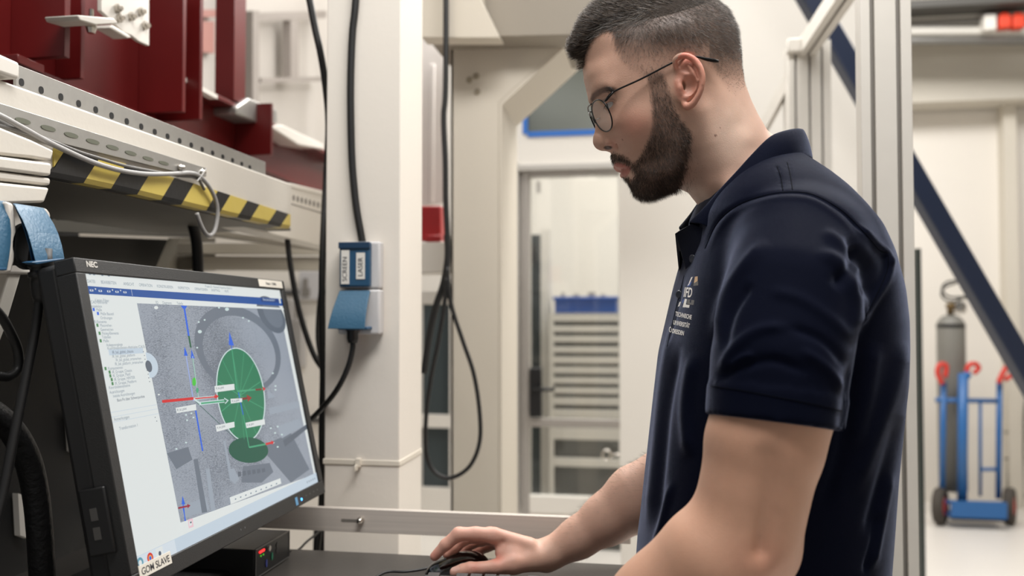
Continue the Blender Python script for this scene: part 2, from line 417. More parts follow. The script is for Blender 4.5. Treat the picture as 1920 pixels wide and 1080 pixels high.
thing(cable('hanging_cable', [PY(x, y, 1.8) for x, y in ((538,440),(545,500),(558,570),(575,630),(592,672),(612,700))], .0062, rubber), 'black cable slanting right behind the upper corner of the screen', 'cable')

# ---- rail behind the desk
YR = 1.42; b = MB(); zt_, zb_ = 1.020, .980
b.box((-1.10, YR, zb_), (PY(1182, 980, YR).x, YR + .012, zt_)); rail = thing(b.build('metal_rail', mat('rail_steel', (206, 197, 188), .4, metal=.15, var=.18, vscale=9, stretch=(.4, 1, 30)), bevel=.001), 'grey flat steel rail running behind the desk', 'rail')
p = PY(677, 975, YR); b = MB(); b.lathe([(.006, 0), (.006, .004), (.0045, .006), (.0045, .010), (0, .011)], p, (0, -1, 0), 16); b.build('bolt', mat('bright_steel', (205, 200, 192), .2, metal=1.), rail, smooth=True)
b = MB(); b.box((p.x - .035, YR - .0006, p.z - .0035), (p.x - .007, YR + .002, p.z + .001)); b.build('slot', dgroove, rail)

# ---- portal behind: beam, gusset and inner flange
YP = 2.25
b = MB(); polyY(b, [(845,64),(1075,64),(935,192),(935,1150),(845,1150)], YP, .012)
b.prism([PY(x, y, YP) for x, y in ((935,192),(1072,66),(1078,71),(941,197),(941,1150),(935,1150))], (0, .26, 0))
b.prism([PY(845, -80, YP), PY(851, -80, YP), PY(851, 1150, YP), PY(845, 1150, YP)], (0, .26, 0))
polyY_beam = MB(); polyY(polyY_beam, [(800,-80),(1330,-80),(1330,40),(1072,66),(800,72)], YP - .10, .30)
po = thing(b.build('portal_frame', cream2, bevel=.002), 'beige steel portal frame with a slanted corner around the glass door', 'frame')
b2_ = MB(); polyY(b2_, [(790,-80),(898,-80),(903,0),(938,71),(790,71)], YP - .16, .058); b2_.build('header_plate', cream2, po, bevel=.003)
polyY_beam.build('header_beam', mat('header_shaded', (144, 136, 124), .6, var=.04, vscale=2), po, bevel=.003)  # portal beige darkened: the shade on the beam is put into its colour
b = MB()
for x, y in ((893,143),(895,172),(880,150)): b.lathe([(.009, 0), (.008, .004), (0, .005)], PY(x, y, YP), (0, -1, 0), 12)
b.build('bolt', mat('cream_bolt', (150, 140, 122), .5), po)
thing(cable('vertical_cable_bundle', [PY(x, y, 2.05) for x, y in ((836,-200),(836,140),(832,220),(835,300),(836,380),(839,450),(838,520),(836,560))], .0070, rubber), 'black cable bundle hanging in the gap left of the beige portal', 'cable')
thing(cable('looped_cable', [PY(x, y, 2.02) for x, y in ((838,500),(846,570),(868,640),(888,700),(899,770),(899,830),(880,875),(845,896),(815,885),(799,850),(799,780),(808,710),(820,650),(832,580),(838,520))], .0052, rubber), 'black cable hanging in a long loop in front of the beige portal', 'cable')
thing(cable('short_cable', [PY(x, y, 2.06) for x, y in ((838,440),(840,480),(832,530),(816,580),(803,640),(795,700))], .0085, rubber), 'short black cable slanting left of the looped cable', 'cable')
b = MB(); rectY(b, 780, 386, 826, 452, 2.5, .08); b.box(tuple(PY(797, 455, 2.46)), tuple(Vector(PY(826, 440, 2.46)) + Vector((0, .1, 0)))); thing(b.build('red_box', mat('signal_red', (150, 22, 26), .4), bevel=.004), 'small red box on the bracket between column and portal', 'box')
b = MB(); rectY(b, 760, 453, 853, 512, 2.46, .14); thing(b.build('white_bracket', white, bevel=.004), 'white block under the red box in the gap', 'bracket')
b = MB(); rectY(b, 770, 545, 850, 571, 2.45, .04); thing(b.build('cross_plate', white, bevel=.004), 'small white cross plate behind the crossing black cables', 'plate')
b = MB(); polyY(b, [(780,-90),(812,-90),(812,60),(832,100),(834,380),(780,388)], 2.7, .03); polyY(b, [(806,120),(815,120),(812,380),(803,380)], 2.69, .012)
thing(b.build('plastic_sheet', mat('film_white', (226, 220, 216), .3, bump=.9, bscale=9, stretch=(1, 1, .25)), bevel=.003), 'crumpled whitish plastic sheet hanging in the gap above the red box', 'sheet')

# ---- glazed wall with the door beyond the portal
YD = 4.15
glassdark = mat('dark_window', (58, 66, 68), .25, var=.1, vscale=2)
def hollow_wall(b, outer, holes, Y, th):
    own = [outer] + holes; zs = {}; xw = {}
    for h in own:
        cx_, cy_ = (h[0] + h[2]) / 2, (h[1] + h[3]) / 2
        for v in (h[1], h[3]): zs.setdefault(v, PY(cx_, v, Y).z)
        for v in (h[0], h[2]): xw.setdefault(v, PY(v, cy_, Y).x)
    xs = sorted(xw); ys = sorted(zs)
    for i in range(len(ys) - 1):
        run = None
        for j in range(len(xs) - 1):
            cx_, cy_ = (xs[j] + xs[j+1]) / 2, (ys[i] + ys[i+1]) / 2
            solid = not any(h[0] < cx_ < h[2] and h[1] < cy_ < h[3] for h in holes)
            if solid: run = (run[0], xs[j+1]) if run else (xs[j], xs[j+1])
            if (not solid or j == len(xs) - 2) and run: b.box((xw[run[0]], Y, zs[ys[i+1]]), (xw[run[1]], Y + th, zs[ys[i]])); run = None
b = MB(); hollow_wall(b, (640, -120, 1620, 985), [(985, 95, 1330, 244), (790, 560, 843, 778), (790, 802, 843, 915), (992, 328, 1160, 960), (956, 440, 972, 915)], YD, .08)
struct(b.build('wall_partition', white))
b = MB(); rectY(b, 985, 95, 1330, 244, YD + .03, .01); struct(b.build('window_1', mat('green_grey_glass', (84, 88, 80), .2, var=.15, vscale=1.5)))
b = MB(); rectY(b, 980, 165, 989, 251, YD - .006, .006); rectY(b, 989, 241, 1330, 251, YD - .006, .006); rectY(b, 963, 253, 969, 258, YD - .006, .006)
thing(b.build('masking_tape', mat('tape_blue', (30, 98, 178), .6)), 'blue masking tape along the lower corner of the high window', 'tape')
b = MB(); rectY(b, 790, 560, 843, 778, YD + .03, .01); rectY(b, 790, 802, 843, 915, YD + .03, .01); struct(b.build('window_2', glassdark))
b = MB(); rectY(b, 956, 440, 972, 915, YD + .03, .01); struct(b.build('window_3', glassdark))
dr = empty('door_1', PY(1070, 960, YD)); struct(dr)
fram = mat('door_frame', (176, 172, 166), .5, metal=.2)
b = MB(); rectY(b, 955, 303, 971, 968, YD - .06, .06); rectY(b, 971, 306, 1162, 318, YD - .06, .06); o = b.build('door_frame', fram, dr, bevel=.003)
b = MB(); rectY(b, 978, 318, 992, 965, YD - .03, .05); rectY(b, 992, 318, 1162, 328, YD - .03, .05); rectY(b, 992, 786, 1162, 802, YD - .03, .05); b.build('door_sash', mat('sash_grey', (158, 152, 146), .5, metal=.2), dr, bevel=.003)
b = MB(); rectY(b, 992, 932, 1162, 965, YD - .03, .05); b.build('kick_plate', white, dr, bevel=.003)
b = MB(); rectY(b, 993, 690, 1015, 782, YD - .045, .04); lk = b.build('door_lock', black, dr, bevel=.004)
b = MB(); b.tube([PY(1003, 731, YD - .10), PY(1040, 730, YD - .10)], .010, 10); b.tube([PY(1003, 731, YD - .10), PY(1003, 731, YD - .03)], .010, 10); b.build('door_handle', black, dr, smooth=True)
gm_ = bpy.data.materials.new('door_glass'); gm_.use_nodes = True; nt = gm_.node_tree
for nn in list(nt.nodes): nt.nodes.remove(nn)
ou = nt.nodes.new('ShaderNodeOutputMaterial'); tr = nt.nodes.new('ShaderNodeBsdfTransparent'); gg = nt.nodes.new('ShaderNodeBsdfGlossy'); mm = nt.nodes.new('ShaderNodeMixShader'); mm.inputs[0].default_value = .06; gg.inputs['Roughness'].default_value = .05; tr.inputs[0].default_value = (.93, .94, .93, 1)
nt.links.new(tr.outputs[0], mm.inputs[1]); nt.links.new(gg.outputs[0], mm.inputs[2]); nt.links.new(mm.outputs[0], ou.inputs[0])
b = MB(); rectY(b, 992, 328, 1162, 786, YD - .012, .006); rectY(b, 992, 802, 1162, 932, YD - .012, .006); b.build('door_pane', gm_, dr)
b = MB(); rectY(b, 1006, 340, 1013, 362, YD - .03, .004); b.build('door_sticker', mat('sticker_grey', (168, 164, 158), .6), dr)
# the room behind the door: dark window strip, drawer cabinet, blue tray
YK = 5.0
b = MB(); rectY(b, 992, 440, 1014, 965, YK + .3, .05); struct(b.build('window_4', glassdark))
b = MB(); rectY(b, 1014, 430, 1032, 965, YK + .2, .06); thing(b.build('white_post', white), 'white post behind the glass door, left of the drawer cabinet', 'post')
cabn = empty('drawer_cabinet', PY(1095, 965, YK), 'white cabinet with many shallow drawers seen through the glass door', 'cabinet')
b = MB(); rectY(b, 1030, 588, 1180, 1040, YK + .03, .5); b.build('carcass', mat('cabinet_dark', (88, 88, 84), .6), cabn)
ys_ = [(590,603),(611,623),(630,642),(650,662),(669,682),(688,701),(708,720),(727,739),(746,760),(768,784),(804,825),(860,876),(932,962)]
for k, (y0, y1) in enumerate(ys_):
    b = MB(); rectY(b, 1030, y0, 1180, y1, YK, .035); b.build('drawer', white, cabn, bevel=.003)
b = MB(); rectY(b, 1030, 588, 1038, 965, YK - .004, .03); b.build('side_post', white, cabn)
b = MB(); rectY(b, 1040, 560, 1156, 587, YK + .02, .28); rectY(b, 1036, 556, 1160, 562, YK, .32); thing(b.build('blue_tray', mat('crate_blue', (34, 84, 170), .45), bevel=.004), 'blue plastic tray on top of the white drawer cabinet', 'tray')
for k, (x, w, h) in enumerate(((1052, 6, 9), (1075, 10, 7), (1102, 14, 10), (1126, 9, 6))):
    b = MB(); rectY(b, x, 557 - h, x + w, 557, YK + .1, .05); thing(b.build('small_part', mat('part_grey', (172, 164, 150), .5, metal=.3), bevel=.004), ('leftmost narrow metal part', 'second metal part from the left', 'widest metal part', 'rightmost metal part')[k] + ' sticking out of the blue tray', 'part', 'metal parts in the blue tray')
b = MB(); c = PY(1137, 853, YD - .09)
b.tube([c + Vector((math.cos(a) * .020, 0, math.sin(a) * .022)) for a in np.linspace(0, 2 * math.pi, 21)], .0055, 10, False); b.tube([c + Vector((.022, 0, 0)), c + Vector((.07, 0, .006))], .006, 10)
thing(b.build('eye_bolt', mat('bright_steel', (205, 200, 192), .2, metal=1.), smooth=True), 'shiny ring bolt in front of the lower door pane', 'bolt')
# white partition to the right, in front of the door wall
b = MB(); q_ = PY(1161, 326, 3.1); b.box((q_.x, 3.1, 0), (PY(1500, 326, 3.1).x, 3.15, q_.z)); thing(b.build('partition_board', mat('panel_white', (226, 221, 213), .6, var=.02, vscale=2)), 'plain off-white panel standing right of the glass door behind the man', 'panel')

# ---- aluminium profiles right
def profile(name, x0, x1, t, y0, z0, z1, grooves, label, gw=.0075, deep=.008, grp=None, dep=.9):
    a = P(x0, y0, t); c = P(x1, y0, t); Y = (a.y + c.y) / 2; w = c.x - a.x; b = MB(); xs = [a.x]
    for g in grooves: gx = a.x + w * g; xs += [gx - gw / 2, gx + gw / 2]
    xs.append(c.x)
    b.use(alu)
    for i in range(0, len(xs), 2): b.box((xs[i], Y, z0), (xs[i + 1], Y + w * dep, z1))
    b.use(dgroove)
    for i in range(1, len(xs) - 1, 2): b.box((xs[i], Y + deep, z0), (xs[i + 1], Y + w * dep - deep, z1))
    o = b.build(name, alu, bevel=.0012); return thing(o, label, 'post', grp)
profile('aluminium_post', 1616, 1709, 1.50, 200, 0, 3.4, (.24, .745), 'tall slotted aluminium profile post right behind the man', dep=.45)
profile('aluminium_post', 1481, 1559, 2.7, 300, 0, P(1500, 76, 2.7).z, (.17, .5, .79), 'lower slotted aluminium post with slanted bars, further back', gw=.007)
def bar(name, a, b_, w, label, m=alu):
    a, b_ = Vector(a), Vector(b_); d = (b_ - a).normalized(); s = d.cross(Vector((0, 0, 1))).normalized(); u = s.cross(d); q = MB(); h = w / 2; g = w * .09
    for sx in (-1, 1):
        lo_, hi_ = (-h, -g) if sx < 0 else (g, h)
        q.use(m); q.prism([a + s * lo_ - u * h, a + s * hi_ - u * h, a + s * hi_ + u * h, a + s * lo_ + u * h], b_ - a)
    if m is alu: q.use(dgroove)
    q.prism([a - s * g - u * h * .7, a + s * g - u * h * .7, a + s * g + u * h * .7, a - s * g + u * h * .7], b_ - a)
    return thing(q.build(name, m), label, 'bar')
bar('aluminium_bar', P(1506, 100, 2.75), P(1606, -50, 2.2), .052, 'slanted aluminium bar rising from the top of the far post')
bar('aluminium_bar', P(1428, 246, 2.85), P(1490, 130, 2.78), .030, 'thin aluminium brace just right of the neck')
b = MB(); q = P(1490, 86, 2.68); b.box((q.x - .022, q.y - .01, q.z - .02), (q.x + .02, q.y + .03, q.z + .022)); thing(b.build('corner_bracket', alu, bevel=.004), 'metal corner bracket on the head of the far aluminium post', 'bracket')
# blue brace
a0, a1 = P(1380, -260, 3.5), P(2230, 1214, 3.5); d = (a1 - a0).normalized(); nn = Vector(FH).cross(d).normalized()
b = MB(); wv = nn * .041
b.prism([a0 - wv, a0 + wv, a0 + wv + Vector(FH) * .08, a0 - wv + Vector(FH) * .08], a1 - a0)
thing(b.build('diagonal_brace', mat('navy_steel', (26, 36, 58), .35), bevel=.006), 'dark blue steel brace slanting down behind the posts', 'brace')
b = MB(); q_ = PY(1717.5, 466, 4.3); b.box((q_.x, 4.3, 0), (PY(1727, 466, 4.3).x, 4.35, q_.z)); thing(b.build('dark_post', mat('dark_green_post', (38, 46, 42), .5)), 'thin dark upright strip right of the tall aluminium post', 'post')

# ---- right background
b = MB(); rectY(b, 1330, 84, 2100, 192, WB - .30, .28); struct(b.build('trim_1', mat('grey_beam', (196, 190, 178), .7)))
b = MB(); rectY(b, 1330, 0, 2100, 14, WB - .9, .3); thing(b.build('roof_girder', mat('dark_girder', (74, 72, 68), .6)), 'dark roof girder across the top right', 'girder')
b = MB(); y = WB - .7
for y0, y1, m, th in ((15, 38, mat('duct_light', (200, 195, 186), .4), .3), (40, 50, mat('duct_grey', (140, 136, 130), .5), .25)):
    b.use(m); rectY(b, 1330, y0, 2100, y1, y, th)
thing(b.build('cable_tray', white), 'long grey cable tray under the roof, upper of the two runs', 'tray')
b = MB(); b.tube([PY(1330, 59, y), PY(2100, 59, y)], .032, 14); thing(b.build('duct_pipe', mat('pipe_white', (214, 210, 202), .35), smooth=True), 'pale round pipe running below the cable tray', 'pipe')
b = MB(); b.tube([PY(1330, 76, y), PY(2100, 77, y)], .026, 14); thing(b.build('duct_pipe', mat('pipe_grey', (120, 118, 114), .4, metal=.3), smooth=True), 'dark grey round pipe, lowest run under the roof', 'pipe')
for k, x in enumerate((1874, 1900)):
    b = MB(); rectY(b, x, 27, x + 23, 51, WB - .80, .1); rectY(b, x + 3, 23, x + 18, 27, WB - .80, .1); thing(b.build('orange_block', mat('signal_orange', (214, 62, 30), .5), bevel=.01), ('left' if k == 0 else 'right') + ' one of two orange-red blocks hanging under the roof', 'block')
b = MB(); rectY(b, 1846, 26, 1870, 56, WB - .80, .1); thing(b.build('white_block', white, bevel=.01), 'white block beside the orange-red ones under the roof', 'block')
b = MB(); rectY(b, 1888, 160, 1912, 970, WB - .12, .12); struct(b.build('trim_2', mat('pilaster', (206, 199, 186), .7)))
b = MB(); rectY(b, 1565, 236, 1612, 246, WB - .2, .1); thing(b.build('wall_strip', mat('pale_blue', (170, 178, 196), .6)), 'faint blue strip on the far wall between the aluminium posts', 'strip')

# gas cylinder on its blue trolley
tb = 5.62; zw = lambda y, t=tb: P(1800, y, t).z
cyl = empty('gas_cylinder', tuple(P(1785, 930, tb + .1)), 'tall grey gas cylinder standing on the blue trolley', 'gas cylinder')
cc = P(1785, 760, tb + .12); z0, z1 = zw(928), zw(612)
b = MB(); b.lathe([(.05, z0 - .0), (.088, z0 + .01), (.088, z1), (.082, z1 + .03), (.06, z1 + .06), (.03, z1 + .075), (.0, z1 + .075)], (cc.x, cc.y, 0), (0, 0, 1), 32); b.build('cylinder_body', mat('cylinder_grey', (118, 116, 110), .5), cyl, smooth=True)
b = MB(); b.lathe([(.089, z1 - .01), (.089, z1 + .012), (.08, z1 + .02)], (cc.x, cc.y, 0), (0, 0, 1), 32); b.build('neck_band', black, cyl)
b = MB(); b.lathe([(.022, z1 + .06), (.022, z1 + .12), (.03, z1 + .125), (.03, z1 + .15), (0, z1 + .155)], (cc.x, cc.y, 0), (0, 0, 1), 16); b.build('valve', mat('brass_dark', (120, 100, 70), .35, metal=.8), cyl, smooth=True)
b = MB(); b.tube([Vector((cc.x, cc.y, z1 + .10)), Vector((cc.x + .09, cc.y - .02, z1 + .10))], .016, 10); b.lathe([(.034, 0), (.034, .02), (0, .022)], (cc.x + .05, cc.y - .03, z1 + .13), (0, -1, 0), 20); b.build('pressure_gauge', mat('bright_steel', (205, 200, 192), .2, metal=1.), cyl)
pts = []
for k in range(44):
    a = k / 43 * 4.4 * math.pi; R = .10 + .03 * math.sin(k * .7); pts.append(Vector((cc.x + .05 + R * math.cos(a), cc.y - .04 - .002 * k, z1 + .24 + (R - .02) * math.sin(a))))
thing(cable('gas_hose', [Vector((cc.x, cc.y, z1 + .15))] + pts, .0075, mat('hose_dark', (60, 58, 54), .5), per=3), 'dark coiled hose hanging over the grey gas cylinder', 'hose')
tro = empty('cylinder_trolley', tuple(P(1825, 970, tb - .1)), 'blue cylinder trolley with red handles and black wheels', 'trolley')
tblue = mat('trolley_blue', (42, 98, 158), .4); tred = mat('handle_red', (202, 56, 44), .45); tyre = mat('tyre', (66, 60, 54), .8)
T = lambda x, y, dt=0: P(x, y, tb + dt)
b = MB()
for x, y0, y1, r, dt in ((1767, 716, 915, .018, 0), (1804, 700, 940, .030, -.06), (1872, 716, 935, .018, 0), (1838, 755, 930, .010, 0)): b.tube([T(x + (2 if y0 < 730 else 0), y0, dt), T(x, y1, dt)], r, 10)
b.tube([T(1755, 750), T(1876, 752)], .016, 10); b.tube([T(1838, 880), T(1872, 880)], .012, 10)
b.tube(spline([T(1804, 745, -.06), T(1806, 715, -.06), T(1816, 700, -.06)], 5), .024, 10)
b.build('tube_frame', tblue, tro, smooth=True)
b = MB(); a_ = T(1784, 945, -.12); c_ = T(1882, 945, -.12); b.box((a_.x, a_.y, zw(966)), (c_.x, a_.y + .26, zw(962))); b.box((a_.x, a_.y, zw(966)), (c_.x, a_.y + .02, zw(932))); b.tube([T(1763, 941), T(1893, 945)], .014, 10); b.build('foot_plate', tblue, tro)
for pts in (((1767,720),(1758,700),(1762,684),(1774,686),(1772,708)), ((1812,703),(1816,686),(1828,682),(1835,690),(1826,700)), ((1872,718),(1880,700),(1892,684),(1904,688),(1898,702),(1884,712))):
    b = MB(); b.tube(spline([T(x, y, -.04) for x, y in pts], 4), .016, 10); b.build('handle', tred, tro, smooth=True)
for x, y in ((1763, 941), (1893, 945)):
    c_ = T(x, y); ax = Vector((.88, -.48, 0)) if x < 1800 else Vector((.88, .0, 0)) + Vector((0, -.42, 0)); ax.normalize()
    b = MB(); R = .118; b.lathe([(R * .55, -.028), (R * .9, -.032), (R, -.018), (R, .018), (R * .9, .032), (R * .55, .028), (R * .55, -.028)], (c_.x, c_.y, R + .001), ax, 32); wh = b.build('wheel', tyre, tro, smooth=True)
    b = MB(); b.lathe([(R * .56, -.02), (R * .5, -.026), (R * .2, -.03), (.0, -.034)], (c_.x, c_.y, R + .001), ax, 24); b.lathe([(R * .56, .02), (R * .5, .026), (R * .2, .03), (.0, .034)], (c_.x, c_.y, R + .001), ax, 24); b.build('wheel_hub', tred, wh, smooth=True).location = (0, 0, 0)
b = MB()
for x in (1888, 1897, 1908, 1917): b.tube([P(x + 6, 720, 6.2), P(x, 950, 6.1)], .008, 8)
for y in (810, 860, 930): b.tube([P(1884, y, 6.12), P(1925, y, 6.12)], .010, 8)
thing(b.build('wire_rack', mat('rack_steel', (160, 156, 148), .35, metal=.7)), 'thin grey wire rack at the right edge behind the trolley', 'rack')


# ------------------------------------------------------------------ the testing machine on the left
XS = -.72
def lineX(b, pts, X, th): return polyX(b, pts, X, th)
# beam face with the parts it carries
bm_ = empty('machine_beam', PX(300, 280, XS), 'long cream machine beam with the black and yellow warning tape', 'beam')
b = MB(); polyX(b, [(-60,127),(0,149),(547,345),(547,424),(400,392),(100,322),(-60,282)], XS, .05); b.build('beam_web', cream, bm_, bevel=.003, seg=3)
b = MB(); polyX(b, [(-60,62),(0,100),(38,117),(38,150),(0,138),(-60,112)], XS + .01, .05); b.build('end_block', white, bm_, bevel=.004)
ps = thing((lambda b: (polyX(b, [(30,120),(498,304),(498,332),(30,176)], XS - .012, .004), b.build('perforated_angle', galv, bevel=.0006))[1])(MB()), 'galvanised angle with a row of round-ended holes on the beam top', 'angle')
holes = [(92,347),(175,380),(258,409),(333,437),(405,463),(472,488),(536,512),(597,534),(654,556),(708,575),(759,594),(808,612),(854,630),(898,645),(941,661),(982,676),(1021,691),(1055,705)]
def slot(cx, cy, rx, ry, X, sl, n=16):
    out = []
    for k in range(n):
        a = 2 * math.pi * k / n; u_, v_ = math.cos(a), math.sin(a)
        x = np.sign(u_) * abs(u_) ** .85 * rx; y = np.sign(v_) * abs(v_) ** .85 * ry; out.append((cx + x, cy + y + x * sl))
    return out
hb = MB()
for k, (x, y) in enumerate(holes):
    s = 1 - k / 17 * .5; polyX(hb, slot(x * .4444, y * .4444, 4.6 * s, 7.2 * s, XS, .3), XS - .0115, .002)
hb.build('hole_row', blk_in, ps)
ss_ = MB(); polyX(ss_, [(-40,180),(0,193),(387,315),(387,331),(330,322),(0,240),(-40,228)], XS + .005, .004); sl_ = thing(ss_.build('slotted_strip', galv, bevel=.0006), 'grey slotted metal strip bolted to the beam above the tape', 'strip')
hb = MB(); sm = mat('slot_shade', (96, 98, 84), .6)
for k, (x, y) in enumerate([(98,510),(205,541),(302,570),(393,597),(476,622),(553,646),(626,669),(692,688)]):
    s = 1 - k / 8 * .42; polyX(hb, slot(x * .4444, y * .4444, 14.5 * s, 5.0 * s, XS, .27), XS + .0058, .0012)
hb.build('slot_row', sm, sl_)
for x, y in ((755, 707), (845, 725)):
    b = MB(); b.lathe([(.0050, 0), (.0050, .004), (.0030, .005), (.0030, .009), (0, .0095)], PX(x * .4444, y * .4444, XS + .005), (1, 0, 0), 12); b.build('bolt', mat('bright_steel', (205, 200, 192), .2, metal=1.), sl_, smooth=True)
# warning tape: stripes over the lower edge
tp = MB(); ty = mat('tape_yellow', (206, 184, 92), .4, bump=.2, bscale=60); tk = mat('tape_black', (22, 22, 24), .38, bump=.2, bscale=60)
def ted(x, e):
    xt = [210, 340, 530, 870, 1225]; yt = [612, 645, 690, 790, 905]; yb_ = [733, 757, 798, 880, 962]
    return np.interp(x, xt, yt if e else yb_)
st = [(215,'k',365),(365,'y',480),(480,'k',590),(590,'y',690),(690,'k',775),(775,'y',880),(880,'k',935),(935,'y',1010),(1010,'k',1063),(1063,'y',1137),(1137,'k',1190),(1190,'y',1226)]
xs_sh = lambda x: 62 - (x - 215) * .035
for x0, cc_, x1 in [(150, 'y', 215)] + st:
    tp.use(ty if cc_ == 'y' else tk)
    t0_, t1_ = x0 + xs_sh(x0), x1 + xs_sh(x1); t0_ = max(t0_, 232) if x0 < 216 else t0_; bx0 = max(x0, 215); t1_ = min(t1_, 1226)
    m_l = 10; front = []
    if x1 <= 215: pts = [(232, ted(232, 1)), (t1_, ted(t1_, 1)), (228, 712), (228, 660)]
    else: pts = [(t0_, ted(t0_, 1)), (t1_, ted(t1_, 1)), (x1, ted(x1, 0) - m_l), (bx0, ted(bx0, 0) - m_l)]
    polyX(tp, [(x * .4444, y * .4444) for x, y in pts], XS + .0022, .003)
    if x1 > 215:
        q = [PX(bx0 * .4444, (ted(bx0, 0) - m_l) * .4444, XS + .0022), PX(x1 * .4444, (ted(x1, 0) - m_l) * .4444, XS + .0022)]
        tp.add([q[0], q[1], q[1] + Vector((-.004, 0, -.006)), q[0] + Vector((-.004, 0, -.006))], [(0, 1, 2, 3)])
        tp.add([q[0] + Vector((-.004, 0, -.006)), q[1] + Vector((-.004, 0, -.006)), q[1] + Vector((-.05, 0, -.006)), q[0] + Vector((-.05, 0, -.006))], [(0, 1, 2, 3)])
tp.build('warning_tape', ty, bm_)
b = MB(); polyX(b, [(96,330),(400,398),(545,428),(545,433),(400,404),(96,338)], XS - .02, .30); b.build('shelf_plate', mat('shelf_grey', (92, 88, 80), .5, metal=.2), bm_)
# cream stack of plates by the left edge
b = MB(); polyX(b, [(-60,218),(0,238),(60,262),(102,282),(97,302),(60,296),(0,290),(-60,284)], XS + .02, .08)
polyX(b, [(-60,286),(0,293),(98,306),(96,330),(0,318),(-60,312)], XS + .024, .08); polyX(b, [(-60,312),(0,321),(96,334),(95,348),(0,338),(-60,332)], XS + .020, .08); polyX(b, [(-60,334),(0,342),(94,352),(84,380),(-60,384)], XS + .024, .08)
thing(b.build('cream_cover', cream, bevel=.003), 'stacked cream cover plates above the blue sockets at the left edge', 'cover')
gcab = mat('grey_sheath', (150, 148, 146), .45)
cp = [(-120,440),(0,488),(100,542),(190,592),(280,636),(380,680),(480,712),(560,728),(640,735),(740,733),(800,730),(840,742),(880,785),(908,840),(918,900),(908,965),(890,992),(868,985),(846,945),(830,900)]
thing(cable('grey_cable', [PX(x * .4444, y * .4444, XS + .011 - .0005 * max(0, i - 12)) for i, (x, y) in enumerate(cp)], .0034, gcab), 'grey cable lying along the beam and curling down past the tape', 'cable')
thing(cable('grey_cable', [PX(x * .4444, y * .4444, XS + .008) for x, y in [(-120,505),(0,530),(120,560),(230,600),(330,640),(420,668),(530,700),(640,722),(760,742),(830,752),(862,800)]], .0022, mat('dark_sheath', (96, 94, 92), .5)), 'thinner dark grey cable tucked behind the grey one', 'cable')
b = MB(); c = PX(376, 328, XS + .012); b.tube([c + Vector((0, math.cos(a) * .006, math.sin(a) * .007)) for a in np.linspace(0, 6.28, 17)], .0011, 6, False); b.tube([c + Vector((.001, -.012, -.012)), c + Vector((.002, .014, .012))], .0011, 6); thing(b.build('cable_tie', mat('tie_grey', (176, 174, 170), .4)), 'grey cable tie holding the grey cable to the slotted strip', 'cable tie')

# far beam pieces seen beyond the near one
b = MB(); polyX(b, [(540,350),(640,372),(640,470),(470,430),(400,404),(545,424)], XS - .07, .05); polyX(b, [(545,352),(640,376),(640,366),(545,343)], XS - .068, .06); fb_ = thing(b.build('rear_beam', cream, bevel=.002), 'rear cream beam continuing towards the column behind the taped beam', 'beam')
hb = MB()
for k in range(9): x = 551 + k * 7.6; polyX(hb, slot(x, 372 + (x - 551) * .29 - 1, 2.1, 5.5, 0, .2), XS - .0695, .001)
polyX(hb, [(546,381),(612,401),(612,403),(546,383)], XS - .0695, .001); hb.build('hole_row', dgroove, fb_)
b = MB(); polyX(b, [(378,455),(620,455),(620,478),(378,476)], XS - .30, .06); polyX(b, [(378,480),(620,482),(620,508),(378,506)], XS - .32, .06); polyX(b, [(400,430),(612,462),(612,470),(400,440)], XS - .22, .04)
thing(b.build('lower_beam', mat('taupe_paint', (122, 115, 102), .5), bevel=.002), 'taupe horizontal beam under the shelf, left of the column', 'beam')
# dark inside of the machine
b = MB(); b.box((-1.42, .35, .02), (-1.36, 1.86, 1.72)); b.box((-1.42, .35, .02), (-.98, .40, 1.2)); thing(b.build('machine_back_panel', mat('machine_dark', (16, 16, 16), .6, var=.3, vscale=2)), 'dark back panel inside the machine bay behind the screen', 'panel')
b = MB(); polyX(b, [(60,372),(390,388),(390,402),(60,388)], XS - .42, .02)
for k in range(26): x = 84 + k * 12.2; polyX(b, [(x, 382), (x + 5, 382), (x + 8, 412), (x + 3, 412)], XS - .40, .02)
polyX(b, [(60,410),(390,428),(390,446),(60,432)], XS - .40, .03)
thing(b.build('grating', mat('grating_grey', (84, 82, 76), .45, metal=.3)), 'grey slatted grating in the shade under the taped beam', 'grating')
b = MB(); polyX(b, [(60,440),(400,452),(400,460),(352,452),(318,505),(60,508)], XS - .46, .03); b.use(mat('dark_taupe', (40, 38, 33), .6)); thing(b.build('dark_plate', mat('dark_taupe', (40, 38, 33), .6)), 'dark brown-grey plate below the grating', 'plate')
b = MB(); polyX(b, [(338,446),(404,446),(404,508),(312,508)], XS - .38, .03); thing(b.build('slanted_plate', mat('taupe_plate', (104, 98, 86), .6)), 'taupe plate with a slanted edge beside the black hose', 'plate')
thing(cable('black_hose', [PX(x, y, XS - .16) for x, y in ((348,398),(360,418),(368,450),(371,490),(372,530))], .0105, rubber), 'thick black hose dropping behind the upper edge of the screen', 'hose')
